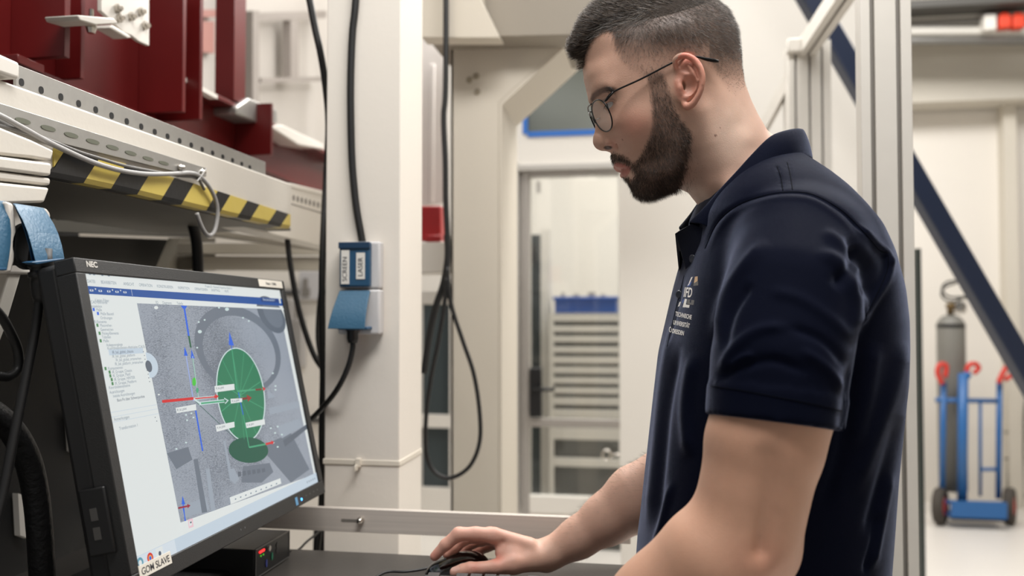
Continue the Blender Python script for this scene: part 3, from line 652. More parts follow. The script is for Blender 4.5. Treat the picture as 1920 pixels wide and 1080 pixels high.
# dark blocks and cables low at the left
b = MB(); polyX(b, [(-120,505),(372,514),(372,1500),(-120,1500)], -1.0, .05); thing(b.build('added_dark_panel', blk_in, bevel=.003), 'big black panel added behind the screen to darken the machine inside', 'panel')  # near-black sheet put in so the shaded machine inside stays dark
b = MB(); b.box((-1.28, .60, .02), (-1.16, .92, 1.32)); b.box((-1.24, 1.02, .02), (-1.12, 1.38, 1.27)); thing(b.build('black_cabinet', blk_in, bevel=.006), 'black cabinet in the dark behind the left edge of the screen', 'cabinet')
for x0, x1, y0, y1 in ((34, 52, 925, 1010), (131, 148, 775, 852)):
    b = MB(); polyX(b, [(x0, y0), (x1, y0 + 6), (x1 + 2, y1), (x0 + 4, y1 - 6)], -.985, .01); thing(b.build('pale_strip', white), 'pale strip glimpsed in the dark ' + ('low at the left edge' if x0 < 100 else 'just left of the screen bezel'), 'strip')

# blue sockets at the left edge
sk = empty('wall_socket', PX(60, 440, XS + .03), 'pair of blue-lidded sockets at the left edge above the screen', 'socket')
Xp = XS + .035
b = MB(); polyX(b, [(-60,365),(10,377),(88,390),(96,400),(92,515),(-60,512)], Xp - .03, .04); polyX(b, [(12,377),(26,381),(33,440),(28,490),(22,512),(8,512),(19,470),(21,430)], Xp + .002, .03); b.build('housing', mat('socket_white', (214, 208, 200), .4), sk, bevel=.003)
def curved_lid(L_, R_s, X0, bulge, nm, m):
    "left and right edge polylines in photograph pixels; bulges towards the room"
    vs_ = []; n = len(L_)
    for th in (0, .004):
        for k in range(n):
            t = k / (n - 1); X = X0 + bulge * math.sin(t * 1.6) - th; vs_ += [PX(*L_[k], X), PX(*R_s[k], X)]
    fs = [(0, 1, 2 * n + 1, 2 * n), (2*n-2, 4*n-2, 4*n-1, 2*n-1)]
    for k in range(n - 1): fs += [(2*k, 2*k+2, 2*k+3, 2*k+1), (2*n+2*k, 2*n+2*k+1, 2*n+2*k+3, 2*n+2*k+2), (2*k, 2*n+2*k, 2*n+2*k+2, 2*k+2), (2*k+1, 2*k+3, 2*n+2*k+3, 2*n+2*k+1)]
    b = MB(); b.add(vs_, fs); return b.build(nm, m, sk, bevel=.0008)
Ll = [(26,381),(32,394),(42,412),(51,434),(58,458),(63,478),(67,494)]; Rr = [(82,390),(90,402),(101,420),(110,440),(116,460),(119,475),(121,486)]
curved_lid(Ll, Rr, Xp, .028, 'lid', blue)
curved_lid([(24,381),(30,394),(38,412),(46,434),(53,458),(57,478),(60,493)], Ll, Xp - .006, .028, 'lid_side', dblue)
curved_lid([(-70,366),(-70,392),(-70,418),(-70,440),(-70,460),(-70,482),(-70,498)], [(13,378),(17,396),(19,414),(21,434),(20,460),(17,484),(13,506)], Xp - .004, .012, 'lid', blue)
b = MB(); polyX(b, [(58,492),(70,496),(120,487),(121,484),(66,490)], Xp + .034, .012); polyX(b, [(-60,502),(14,502),(14,507),(-60,507)], Xp + .012, .01); b.build('lid_lip', dblue, sk, bevel=.001)
b = MB(); b.lathe([(.026, 0), (.026, .006), (.021, .006), (.021, -.02), (0, -.02)], PX(47, 462, Xp - .004), (1, 0, 0), 28); b.build('socket_well', blk_in, sk, smooth=False)
b = MB(); q = PX(76, 500, Xp + .016); b.lathe([(.0115, .02), (.013, .004), (.013, -.001), (.0105, -.002), (.0105, -.006), (.0125, -.007), (.0125, -.012), (.0100, -.013), (.0100, -.02), (.0085, -.032), (.006, -.04)], q, (0, 0, 1), 20); thing(b.build('cable_plug', rubber, smooth=True), 'black ribbed plug hanging from the left blue socket', 'plug')
thing(cable('plug_cable', [PX(x, y, Xp + .016) for x, y in ((76,520),(74,560),(66,620),(52,690),(38,760),(22,840),(4,930),(-20,1020))], .0052, rubber), 'black cable falling from the left blue socket', 'cable')
thing(cable('looped_cable', [PX(x, y, XS + .02) for x, y in ((-30,560),(0,590),(18,620),(33,655),(34,690),(16,706),(-10,704),(-40,700))], .0052, rubber), 'black cable loop at the left edge below the sockets', 'cable')
thing(cable('ribbed_hose', [PX(x, y, XS - .10) for x, y in ((-40,760),(0,785),(28,815),(52,862),(66,920),(74,990),(80,1090))], .0165, mat('hose_black', (24, 24, 25), .5, bump=1., bscale=120)), 'thick black ribbed hose low at the left edge', 'hose')
b = MB(); polyX(b, [(17,512),(41,512),(12,610),(-30,720),(-60,760),(-60,700),(-14,610)], XS, .03); thing(b.build('mounting_arm', cream, bevel=.002), 'cream slanted arm carrying the left blue sockets', 'arm')

# ---- red steelwork and the aluminium framing above
XR = -1.06
b = MB(); polyX(b, [(-60,-60),(302,-60),(302,129),(438,196),(612,287),(640,300),(640,400),(438,320),(300,262),(-60,128)], XR, .02); b.build('red_web', redm)
rg = bpy.data.objects['red_web']; rg.name = 'red_girder'; thing(rg, 'dark red steel girder above the cream beam', 'girder')
b = MB(); polyX(b, [(302,125),(438,191),(612,283),(640,297),(640,304),(612,290),(438,200),(302,136)], XR + .05, .10); b.build('girder_flange', redm, rg, bevel=.002).location = (0, 0, 0)
b = MB(); polyX(b, [(0,100),(300,226),(612,362),(612,368),(300,236),(0,112)], XR + .05, .10); b.build('girder_flange', redm, rg).location = (0, 0, 0)
def stiff(x, y0, y1, w, dep, lab, m=redm, X=XR):
    b = MB(); a = PX(x, y0, X); c = PX(x, y1, X); b.box((X, a.y, c.z), (X + dep, a.y + w, a.z)); return thing(b.build('red_post', m, bevel=.001), lab, 'post')
b = MB(); b.use(redm)
stiff(262, -60, 214, .012, .10, 'red steel upright above the middle of the perforated angle')
stiff(297, -60, 228, .012, .10, 'red steel upright edge right of the bolted plates')
stiff(405, -60, 190, .06, .05, 'broad red upright between the white window panels')
stiff(440, 196, 292, .010, .10, 'short dark red stiffener at the end of the girder')
stiff(22, -60, 112, .014, .10, 'red steel upright at the left edge')
stiff(107, -60, 150, .010, .05, 'narrow red upright left of the aluminium plate')
b = MB(); polyX(b, [(34,100),(84,122),(84,140),(34,118)], XR + .08, .04); thing(b.build('red_bracket', redm, bevel=.002), 'small red bracket above the end of the cream beam', 'bracket')
ap = MB(); polyX(ap, [(190,-60),(280,-60),(280,86),(262,78),(246,66),(232,60),(190,20)], XR + .12, .008); pl = thing(ap.build('aluminium_plate', alu, bevel=.001), 'bolted aluminium plate on the red steelwork', 'plate')
for x, y in ((218, 16), (244, 31), (262, 22), (270, 48), (222, 34)):
    b = MB(); b.lathe([(.008, 0), (.008, .006), (.004, .008), (.004, .012), (0, .012)], PX(x, y, XR + .12), (1, 0, 0), 6); b.build('bolt', mat('bright_steel', (205, 200, 192), .2, metal=1.), pl).location = (0, 0, 0)
b = MB(); polyX(b, [(146,28),(214,34),(222,44),(180,47),(150,38)], XR + .16, .06); polyX(b, [(210,46),(240,64),(248,70),(240,72),(206,52)], XR + .13, .03); thing(b.build('aluminium_bracket', alu, bevel=.002), 'aluminium bracket under the bolted plate', 'bracket')
b = MB(); b.lathe([(.006, -.02), (.009, -.012), (.009, .0), (.004, .002), (.004, .02)], PX(171, 40, XR + .13), (0, 0, 1), 8); thing(b.build('hex_bolt', mat('bright_steel', (205, 200, 192), .2, metal=1.)), 'single hex bolt under the aluminium bracket', 'bolt')
b = MB(); polyX(b, [(304,-60),(330,-60),(330,126),(304,114)], XR + .03, .03); thing(b.build('aluminium_upright', alu, bevel=.002), 'aluminium upright beside the bolted plates', 'post')
b = MB(); polyX(b, [(328,136),(345,144),(408,178),(408,186),(345,152),(328,144)], XR + .07, .02); thing(b.build('light_edge', white), 'bright ledge along the top of the red girder', 'ledge')
# panels of the bay beyond
XW = -1.75
b = MB(); polyX(b, [(300,-80),(412,-80),(412,200),(300,140)], XW, .05); thing(b.build('white_cabinet', mat('milky_panel', (186, 180, 174), .35, var=.06, vscale=2), bevel=.004), 'milky white cabinet panel behind the broad red upright', 'panel')
b = MB(); polyX(b, [(330,40),(402,40),(402,100),(330,90)], XW + .03, .02); polyX(b, [(330,18),(405,18),(405,32),(330,32)], XW + .03, .02); thing(b.build('pink_bar', mat('dusty_red', (168, 120, 112), .5)), 'dusty red cross bar on the milky cabinet', 'bar')
b = MB(); polyX(b, [(440,-80),(640,-80),(640,330),(500,262),(440,220)], XW, .05); thing(b.build('window_panel', mat('bright_panel', (196, 190, 183), .4, var=.06, vscale=3)), 'bright white window panel left of the column', 'panel')
b = MB()
for pts in ([(446,-60),(458,-60),(458,190),(446,186)], [(474,20),(486,20),(486,200),(474,196)], [(486,24),(612,20),(612,34),(486,38)], [(490,146),(612,144),(612,152),(490,155)], [(545,38),(560,38),(560,145),(545,145)]): polyX(b, pts, XW + .08, .04)
thing(b.build('window_framing', mat('framing_grey', (156, 148, 142), .5)), 'grey framing bars across the bright window panel', 'frame')
b = MB(); polyX(b, [(444,200),(468,184),(520,206),(520,230),(495,236),(444,214)], -1.0, .08); thing(b.build('aluminium_block', galv, bevel=.004), 'chunky aluminium block above the red girder end', 'block')
b = MB(); polyX(b, [(505,236),(530,234),(606,270),(606,280),(560,272)], -1.0, .06); thing(b.build('silver_ledge', white, bevel=.003), 'silvery ledge between the aluminium block and the column', 'ledge')

# ---- what shows between screen and column
YW = 3.6
b = MB(); rectY(b, 300, 495, 640, 1150, YW, .05); struct(b.build('wall_panelled', wallm))
b = MB(); rectY(b, 560, 508, 602, 562, YW - .04, .03); c1 = thing(b.build('instrument_panel', mat('instrument_grey', (186, 184, 184), .5), bevel=.003), 'pale grey instrument panel on the far wall left of the column', 'panel')
b = MB(); rectY(b, 568, 522, 576, 540, YW - .05, .02); rectY(b, 565, 540, 580, 556, YW - .05, .02); b.build('dial', dgroove, c1)
b = MB(); b.tube([PY(380, 548, YW - .012), PY(640, 548, YW - .012)], .012, 8); thing(b.build('thin_rail', mat('rail_dark', (70, 68, 66), .5), smooth=True), 'thin dark rail, upper of two across the far wall', 'rail')
b = MB(); b.tube([PY(560, 788, YW - .012), PY(640, 788, YW - .012)], .012, 8); thing(b.build('thin_rail', mat('rail_dark', (70, 68, 66), .5), smooth=True), 'thin dark rail, lower of two across the far wall', 'rail')
for x0, x1, y0, y1 in ((530, 548, 560, 640), (548, 566, 598, 690)):
    b = MB(); rectY(b, x0, y0, x1, y1, YW - .05, .05); thing(b.build('grey_fitting', mat('fitting_grey', (150, 146, 142), .5), bevel=.006), ('smaller upper' if x0 == 530 else 'larger lower') + ' grey fitting on the far wall behind the slanting cable', 'fitting')
b = MB(); b.prism([PY(588, 990, 1.75), PY(612, 990, 1.75), PY(596, 1500, 1.75), PY(572, 1500, 1.75)], (0, .03, 0)); thing(b.build('black_strut', blk_in), 'black strut below the rail, left of the column foot', 'strut')
# yellow bucket under the rail
b = MB(); c = PY(812, 1020, 1.9); b.lathe([(.052, -.30), (.062, -.02), (.066, 0), (.060, .0), (.055, -.02)], (c.x, c.y, c.z + .01), (0, 0, 1), 24)
TH = 1.28; T0 = 1.06
# ------------------------------------------------------------------ desk, screen, small computer, mouse, keyboard
ZD = .96
dk = mat('desk_black', (62, 59, 56), .3, bump=.08, bscale=200, var=.10, vscale=14, stretch=(1, .3, 1))
desk = empty('desk', (-.42, 1.1, 0), 'black standing desk carrying the screen and mouse', 'desk')
b = MB(); b.box((-.95, .55, ZD - .03), (-.045, 1.375, ZD)); b.build('desktop', dk, desk, bevel=.0015)
for x in (-.92, -.09):
    for y in (.60, 1.31):
        b = MB(); b.box((x, y, 0), (x + .04, y + .04, ZD - .03)); b.build('leg', mat('desk_leg', (30, 30, 31), .4, metal=.3), desk, bevel=.002)

# screen: centre, axes and size recovered from its outline in the photograph
MC_ = Vector((-.58372, 1.10420, 1.23472)); MX = Vector((-.0200, .99978, -.00695)).normalized(); MU = Vector((-.21412, .00250, .97680)).normalized(); MN = MX.cross(MU).normalized()
if MN.x < 0: MN = -MN
SW, SH = .5184, .3242
def M(x, y, n=0.): return MC_ + MX * x + MU * y + MN * n
mon = empty('computer_screen', (MC_.x - .12, MC_.y, ZD), 'black widescreen computer monitor showing a measuring program with green discs', 'monitor')
bz = mat('bezel_black', (36, 36, 36), .5, bump=.2, bscale=900)
def mbox(b, x0, y0, x1, y1, n0, n1): return b.prism([M(x0, y0, n0), M(x1, y0, n0), M(x1, y1, n0), M(x0, y1, n0)], MN * (n1 - n0))
hw_, hh_2 = SW / 2, SH / 2; B0, B1, BT = .0165, .0180, .0165
b = MB()
mbox(b, -hw_ - B0, -hh_2 - .021, hw_ + B0, -hh_2, -.02, .004); mbox(b, -hw_ - B0, hh_2, hw_ + B0, hh_2 + BT, -.02, .004)
mbox(b, -hw_ - B0, -hh_2, -hw_, hh_2, -.02, .004); mbox(b, hw_, -hh_2, hw_ + B0, hh_2, -.02, .004)
b.build('bezel', bz, mon, bevel=.0012)
b = MB(); mbox(b, -hw_ - B0 + .002, -hh_2 - .019, hw_ + B0 - .002, hh_2 + BT - .002, -.045, -.018); mbox(b, -.19, -.13, .19, .13, -.075, -.045); b.build('rear_shell', mat('shell_black', (24, 24, 25), .55), mon, bevel=.006)
b = MB(); b.box((MC_.x - .17, MC_.y - .04, ZD + .012), (MC_.x - .12, MC_.y + .04, 1.27)); b.build('stand_neck', black, mon, bevel=.006)
b = MB(); b.box((MC_.x - .26, MC_.y - .13, ZD), (MC_.x - .04, MC_.y + .13, ZD + .013)); b.build('stand_foot', black, mon, bevel=.005)
# side ports and bezel marks
b = MB(); b.use(bz); sp = [PX(162, 962, -.50), PX(206, 978, -.50)]
b = MB(); mbox(b, -hw_ - B0 - .004, -.135, -hw_ - B0 + .001, -.065, -.036, -.006); pt = b.build('port_block', mat('port_black', (20, 20, 21), .4), mon, bevel=.002)
for y in (-.092, -.112):
    b = MB(); mbox(b, -hw_ - B0 - .0046, y - .0065, -hw_ - B0 - .0034, y + .0065, -.026, -.018); b.build('usb_port', mat('port_grey', (96, 94, 92), .3, metal=.6), pt).location = (0, 0, 0)
inkw = mat('logo_silver', (196, 192, 186), .4)
text_mesh('NEC', .0088, M(-hw_ + .0030, hh_2 + .0074, .0042), MX, MU, inkw, 'brand_lettering', mon, lift=.0002, sx=1.12, bold=.00035)
stk = mat('sticker_cream', (222, 216, 204), .5)
def sticker(x0, y0, x1, y1, tx, sz, nm):
    b = MB(); mbox(b, x0, y0, x1, y1, .0035, .0046); o = b.build(nm, stk, mon)
    t = text_mesh(tx, sz, M((x0 + x1) / 2, y0 + (y1 - y0 - sz * .68) / 2, .0047), MX, MU, mat('sticker_ink', (58, 58, 62), .6), 'sticker_lettering', mon, lift=.0002, align='CENTER', sx=.98, bold=.00004); return o
sticker(-hw_ - .0025, -hh_2 - .0075, -hw_ + .0600, -hh_2 + .0060, 'GOM SLAVE', .0105, 'name_sticker')
sticker(hw_ - .085, hh_2 + .0030, hw_ + .0055, hh_2 + .0148, 'Display 1 (23886)', .0058, 'name_sticker')
b = MB(); mbox(b, .1530, -hh_2 - .0175, .1615, -hh_2 - .0055, .0035, .0044); b.build('energy_label', mat('label_blue', (96, 150, 190), .5), mon)
b = MB(); b.lathe([(.0022, 0), (.0018, .0006), (0, .0008)], M(.1765, -hh_2 - .0125, .004), MN, 16); b.build('power_light', mat('led_blue', (60, 150, 255), .3, emit=6.), mon)
for x in (.196, .212, .228, .244, -.030, -.018):
    b = MB(); b.lathe([(.0012, 0), (.0012, .0003), (0, .0003)], M(x, -hh_2 - .0105, .004), MN, 10); b.build('touch_key', mat('key_grey', (100, 100, 100), .5), mon)

# ---- the picture on the screen, drawn in photograph pixels carried onto the panel
def SP(px, py):
    d = Vector(ray(px, py)); o = Vector(C0); t = (MC_ - o).dot(MN) / d.dot(MN); h = o + d * t - MC_; return h.dot(MX), h.dot(MU)
def em(name, c, s=.86): return mat(name, c, .5, emit=s, spec=.2)
EMIT = 1.0
def scr(name, c, s=1.0):
    if name in MATS: return MATS[name]
    m = bpy.data.materials.new(name); m.use_nodes = True; MATS[name] = m; b_ = m.node_tree.nodes['Principled BSDF']
    b_.inputs['Base Color'].default_value = (.01, .01, .01, 1); b_.inputs['Roughness'].default_value = .35; b_.inputs['Specular IOR Level'].default_value = .3
    b_.inputs['Emission Color'].default_value = srgb(*c); b_.inputs['Emission Strength'].default_value = s * EMIT; return m
sb_ = MB()
_lay = [0]
def fill(pts, m, lay=None, px=True):
    _lay[0] += 1; n = .0004 + .0000045 * _lay[0] if lay is None else lay
    q = [SP(*p) if px else p for p in pts]
    q = [(min(max(x, -hw_), hw_), min(max(y, -hh_2), hh_2)) for x, y in q]
    sb_.use(m); sb_.add([M(x, y, n) for x, y in q], [tuple(range(len(q)))])
def stroke(pts, w, m, px=True):
    q = [SP(*p) if px else p for p in pts]
    for (x0, y0), (x1, y1) in zip(q, q[1:]):
        L_ = math.hypot(x1 - x0, y1 - y0) or 1; nx, ny = -(y1 - y0) / L_ * w / 2, (x1 - x0) / L_ * w / 2
        fill([(x0 + nx, y0 + ny), (x1 + nx, y1 + ny), (x1 - nx, y1 - ny), (x0 - nx, y0 - ny)], m, px=False)
def ellip(c, rx, ry, m, n=40, a0=0, a1=360, px=True):
    "ellipse whose half axes are photograph-pixel vectors"
    fill([(c[0] + rx[0] * math.cos(a) + ry[0] * math.sin(a), c[1] + rx[1] * math.cos(a) + ry[1] * math.sin(a)) for a in np.radians(np.linspace(a0, a1, n, endpoint=a1 - a0 < 360))], m, px=px)
def write(tx, px, py, size, m, bold=0.):
    x, y = SP(px, py); _lay[0] += 1; text_mesh(tx, size, M(x, y, 0), MX, MU, m, sb_, lift=.0004 + .0000045 * _lay[0], bold=bold)
s_white = scr('screen_white', (217, 222, 221)); s_pane = scr('screen_pane', (214, 222, 224)); s_blue = scr('screen_blue', (28, 78, 150)); s_ink = scr('screen_ink', (122, 138, 152)); s_ink2 = scr('screen_ink_dark', (70, 84, 104))
s_bar = scr('screen_bar', (190, 204, 216)); s_g = scr('screen_green', (34, 118, 84)); s_g2 = scr('screen_green_dark', (18, 84, 66)); s_gl = scr('screen_green_light', (70, 160, 120)); s_w2 = scr('screen_outline', (196, 214, 214))
s_r = scr('screen_red', (206, 40, 44)); s_r2 = scr('screen_darkred', (120, 44, 40)); s_b = scr('screen_azure', (36, 96, 214)); s_lg = scr('screen_lime', (70, 190, 60)); s_gr1 = scr('screen_grey_light', (150, 160, 172)); s_gr2 = scr('screen_grey_dark', (92, 101, 113)); s_gr3 = scr('screen_grey_mid', (106, 115, 127))
fill([(-hw_, -hh_2), (hw_, -hh_2), (hw_, hh_2), (-hw_, hh_2)], s_white, px=False)
# grey camera image, noisy
gi = bpy.data.materials.new('screen_camera_image'); gi.use_nodes = True; nt = gi.node_tree; bs = nt.nodes['Principled BSDF']; bs.inputs['Base Color'].default_value = (.01, .01, .01, 1); bs.inputs['Roughness'].default_value = .35
tc = nt.nodes.new('ShaderNodeTexCoord'); mp = nt.nodes.new('ShaderNodeMapping'); mp.inputs['Scale'].default_value = (260, 260, 1500); n1 = nt.nodes.new('ShaderNodeTexNoise'); n1.inputs['Scale'].default_value = 1.; n1.inputs['Detail'].default_value = 3
n2 = nt.nodes.new('ShaderNodeTexNoise'); n2.inputs['Scale'].default_value = 6; n2.inputs['Detail'].default_value = 3; ad = nt.nodes.new('ShaderNodeMath'); ad.operation = 'ADD'; rm = nt.nodes.new('ShaderNodeValToRGB')
nt.links.new(tc.outputs['Object'], mp.inputs[0]); nt.links.new(mp.outputs[0], n1.inputs[0]); nt.links.new(tc.outputs['Object'], n2.inputs[0]); nt.links.new(n1.outputs[0], ad.inputs[0]); nt.links.new(n2.outputs[0], ad.inputs[1]); nt.links.new(ad.outputs[0], rm.inputs[0])
rm.color_ramp.elements[0].position = .72; rm.color_ramp.elements[0].color = srgb(88, 97, 109); rm.color_ramp.elements[1].position = 1.28; rm.color_ramp.elements[1].color = srgb(146, 154, 166)
nt.links.new(rm.outputs[0], bs.inputs['Emission Color']); bs.inputs['Emission Strength'].default_value = EMIT
fill([(256,568),(524,580),(588,890),(338,980)], gi)
# shapes of the camera picture
ellip((445, 655), (78, -4), (22, 82), s_gr3, 48); 
ellip((448, 660), (66, -4), (18, 68), gi, 48)
ellip((508, 590), (26, 8), (8, 34), s_gr2, 30); ellip((511, 588), (18, 6), (6, 26), s_gr3, 30)
fill([(455,875),(505,868),(512,885),(490,905),(452,905)], s_gr3); fill([(487,838),(545,812),(580,880),(545,905)], s_gr3); fill([(520,800),(560,785),(566,800),(528,822)], s_gr1); fill([(530,826),(574,796),(576,804),(534,838)], s_gr2)
for k in range(7): fill([(436 + k * 9, 886 - k * 1.2), (442 + k * 9, 885 - k * 1.2), (443 + k * 9, 894 - k * 1.6), (437 + k * 9, 896 - k * 1.6)], s_gr2)
fill([(430,880),(438,878),(448,898),(440,908),(432,900)], s_gr1); fill([(418,826),(422,826),(436,900),(431,903)], s_gr1)
fill([(312,850),(352,838),(360,862),(330,880)], s_gr3); fill([(338,950),(385,932),(392,955),(345,972)], s_gr1); fill([(385,880),(392,878),(404,960),(396,962)], s_gr1)
fill([(362,862),(370,860),(388,960),(378,962)], s_gr3)
fill([(500,730),(516,744),(502,748)], s_gr1); fill([(503,765),(560,752),(562,764),(506,778)], s_gr1)
for x, y in ((410,577),(425,580),(420,575),(455,596),(466,602),(372,604),(383,600),(374,622),(369,652),(511,700),(516,724),(516,731),(292,577),(297,740),(507,803),(515,812),(520,800),(512,830),(520,838),(528,815),(500,845),(345,770),(348,778),(358,775),(350,788),(362,783),(330,842),(348,830)):
    r = 3.2 if (x, y) in ((425,580),(374,622),(292,577)) else 1.6; ellip((x, y), (r * 1.2, 0), (0, r), s_w2 if x > 300 else s_white, 12)
ellip((276, 685), (19, 0), (4, 24), s_bar, 36, -90, 90); ellip((278, 687), (6, 0), (2, 11), s_gr2, 24)
# green discs
ellip((450.5, 740), (45, -3), (11, 88), s_w2, 56); ellip((450.5, 740), (43, -3), (10.6, 86), s_g, 56)
ellip((465, 844), (37, -1), (3.6, 24), s_g2, 48)
for a in (20, 62, 95, 125, 160, 200, 232, 262, 292, 318, 345):
    r = math.radians(a); e = (450.5 + 42 * math.cos(r) + 10.4 * math.sin(r), 740 - 3 * math.cos(r) + 84 * math.sin(r)); stroke([(449, 742), e], .0010, s_gl)
stroke([(365, 752), (440, 822), (467, 839)], .0009, s_g2)
# axes and arrows
def arrow(a, b_, w, m, hd_=.008, m2=None):
    (x0, y0), (x1, y1) = SP(*a), SP(*b_); L_ = math.hypot(x1 - x0, y1 - y0); ux, uy = (x1 - x0) / L_, (y1 - y0) / L_; cx_, cy_ = x1 - ux * hd_, y1 - uy * hd_
    stroke([(x0, y0), (cx_, cy_)], w, m, px=False); k = hd_ * .38; fill([(cx_ - uy * k, cy_ + ux * k), (x1, y1), (cx_ + uy * k, cy_ - ux * k)], m2 or m, px=False)
stroke([(344,574),(353,630)], .0042, s_b); fill([(338,573),(350,574),(347,579),(342,579)], s_b); stroke([(353,630),(357,652)], .0038, scr('screen_green_deep', (24, 92, 58)))
arrow((362, 752), (345, 650), .0022, scr('screen_periwinkle', (150, 168, 222)), .012, s_b); arrow((372, 752), (358, 655), .0024, s_gl, .012, s_b); stroke([(372, 752), (360, 668)], .0012, s_w2)
stroke([(366, 770), (379, 846)], .0034, s_b); ellip((363, 716), (3.5, 0), (0, 8), s_lg, 16); ellip((369, 732), (2.5, 0), (0, 5), s_gl, 12)
stroke([(303, 753), (365, 747)], .0034, s_r); arrow((362, 748), (409, 743), .0030, s_w2, .009, s_r); arrow((362, 748), (405, 744), .0016, s_r, .006)
arrow((372, 757), (428, 751), .0044, s_w2, .012); arrow((372, 757), (425, 751.5), .0022, s_gl, .008, s_g); stroke([(362, 748), (376, 758)], .003, s_w2)
arrow((436, 750), (471, 746), .0034, s_r2, .014, scr('screen_arrow_red', (150, 44, 40)))
stroke([(434, 655), (444, 734)], .0024, s_gl); arrow((434, 655), (429, 622), .0020, s_b, .020); arrow((444, 734), (497, 729), .0024, s_gl, .009, s_r); stroke([(478, 731), (490, 730)], .0026, s_r2)
stroke([(446, 736), (455, 778)], .0022, s_b); stroke([(455, 778), (466, 839)], .0022, s_gl); stroke([(466, 839), (497, 833)], .0024, s_gl); arrow((497, 833), (513, 829), .0030, s_r, .009)
arrow((346, 978), (341, 930), .0018, s_b, .010); stroke([(341, 948), (348, 982)], .0016, s_b); arrow((333, 953), (356, 948), .0020, scr('screen_crimson', (150, 34, 56)), .007)
for (x0, y0), (x1, y1), (x2, y2), (x3, y3) in (((401,724),(438,720),(439,731),(402,736)), ((328,765),(366,758),(367,769),(330,775)), ((431,748),(453,747),(453,754),(432,757)), ((403,798),(438,791),(439,801),(405,810)), ((459,793),(495,786),(496,796),(461,803))):
    fill([(x0,y0),(x1,y1),(x2,y2),(x3,y3)], s_white); write('IR_bal_global', x0 + 3, y0 + 6.5, .0042, s_ink2)
# top bars
fill([(155,512),(523,543),(524,556),(156,527)], s_white); fill([(158,536),(528,566),(529,574),(160,551)], s_blue)
(x0_, yt0), (_, yt1) = SP(160, 537.5), SP(160, 551)
fill([(-hw_, yt1), (hw_, yt1), (hw_, yt0), (-hw_, yt0)], s_blue, px=False)
for k, t_ in enumerate(('≡', '▪', '◢', '⊞', '⟳')): pass
xx = -hw_ + .006
for k in range(5):
    fill([(xx, yt1 + .003), (xx + .006, yt1 + .003), (xx + .006, yt0 - .003), (xx, yt0 - .003)], s_white, px=False)
    fill([(xx + .0015, yt1 + .0048), (xx + .0045, yt1 + .0048), (xx + .0045, yt0 - .0045), (xx + .0015, yt0 - .0045)], s_blue, px=False)
    if k in (0, 2, 3): fill([(xx + .009, yt1 + .0065), (xx + .012, yt1 + .0065), (xx + .0105, yt1 + .0045)], s_white, px=False)
    xx += .0155
fill([(xx + .001, yt1), (xx + .0016, yt1), (xx + .0016, yt0), (xx + .001, yt0)], s_white, px=False)
def wr(tx, x, y, size, m, bold=0.): _lay[0] += 1; text_mesh(tx, size, M(x, y, 0), MX, MU, m, sb_, lift=.0004 + .0000045 * _lay[0], bold=bold)
fill([(hw_ - .082, yt1 + .001), (hw_ - .014, yt1 + .001), (hw_ - .014, yt0 - .001), (hw_ - .082, yt0 - .001)], scr('screen_blue_dark', (24, 60, 122)), px=False); wr('Benutzerstandard', hw_ - .074, yt1 + .0032, .0062, s_bar)
fill([(hw_ - .012, yt1), (hw_ - .006, yt1), (hw_ - .006, yt0), (hw_ - .012, yt0)], s_white, px=False)
x = -hw_ + .004
for t_ in ('DATEI', 'BEARBEITEN', 'ANSICHT', 'OPERATION', 'KONSTRUIEREN', 'INSPEKTION', 'OPERATIONEN', 'SKRIPTING', 'HILFE'): wr(t_, x, yt0 + .0045, .0052, s_ink); x += len(t_) * .0036 + .0065
wr('Projekt-23 - Fahrwerk Inspektion Plattform', .005, yt0 + .0095, .0046, s_ink)
for x in (-.250, -.243, -.228, -.216): fill([(x, yt0 + .0135), (x + .004, yt0 + .0135), (x + .004, yt0 + .0170), (x, yt0 + .0170)], s_ink, px=False)
fill([(x, y) for x, y in ((162,553),(534,578),(535,581),(256,569),(166,562))], s_white)
wr('Listen-Filter', -hw_ + .012, yt1 - .0085, .0052, s_ink); wr('3D', -.128, yt1 - .0085, .0052, s_ink); wr('Diagramm', -.112, yt1 - .0085, .0052, s_ink); wr('Tabelle', -.078, yt1 - .0085, .0052, s_ink)
# tree pane
pane_r = [(256, 568), (300, 795), (338, 980)]
rows_ = [('CAD-Elemente', 169, 569.2, 0), ('Inspektion', 169, 576.8000000000001, 0), ('Maße', 179, 583.8000000000001, 1), ('Maße Bauteil', 187, 591.2, 1), ('Ordnungen', 187, 598.9000000000001, 0), ('IR-Elemente', 174, 606.2, 0), ('Messreihen', 186, 613.2, 2), ('Geometrien', 187, 620.9000000000001, 0), ('Fitting-Elements', 190, 628.2, 2), ('Tabellen', 190, 635.2, 0), ('Maße', 192, 642.2, 2), ('Anlegevorgänge', 198, 650.0, 0), ('Koordinatensystem-Abdrücke (CALE)', 200, 656.2, 0), ('IR_bal_global_chassis', 209, 663.7, 9), ('IR_bal_global_platform', 209, 671.2, 0), ('IR_bal_global_ortsmarken', 215.6, 678.2, 0), ('IR_bal_platform_ortsmarken', 214, 685.7, 0), ('Komponenten', 201, 694.2, 2), ('IR_Gruppe_Chassis', 208.6, 700.8000000000001, 2), ('IR_Gruppe_Plattf', 210, 707.8000000000001, 2), ('IR_Gruppe_HINTER', 212.5, 714.8000000000001, 2), ('IR_Gruppe_Plattform', 214, 722.2, 2), ('Koordinatensysteme', 202.6, 730.2, 0), ('Ausrichtungen', 204, 738.9000000000001, 0), ('Initiale Ausrichtungen', 210.4, 745.9000000000001, 0), ('Best-Fit über Schwerpunkte', 218, 753.7, 8)]
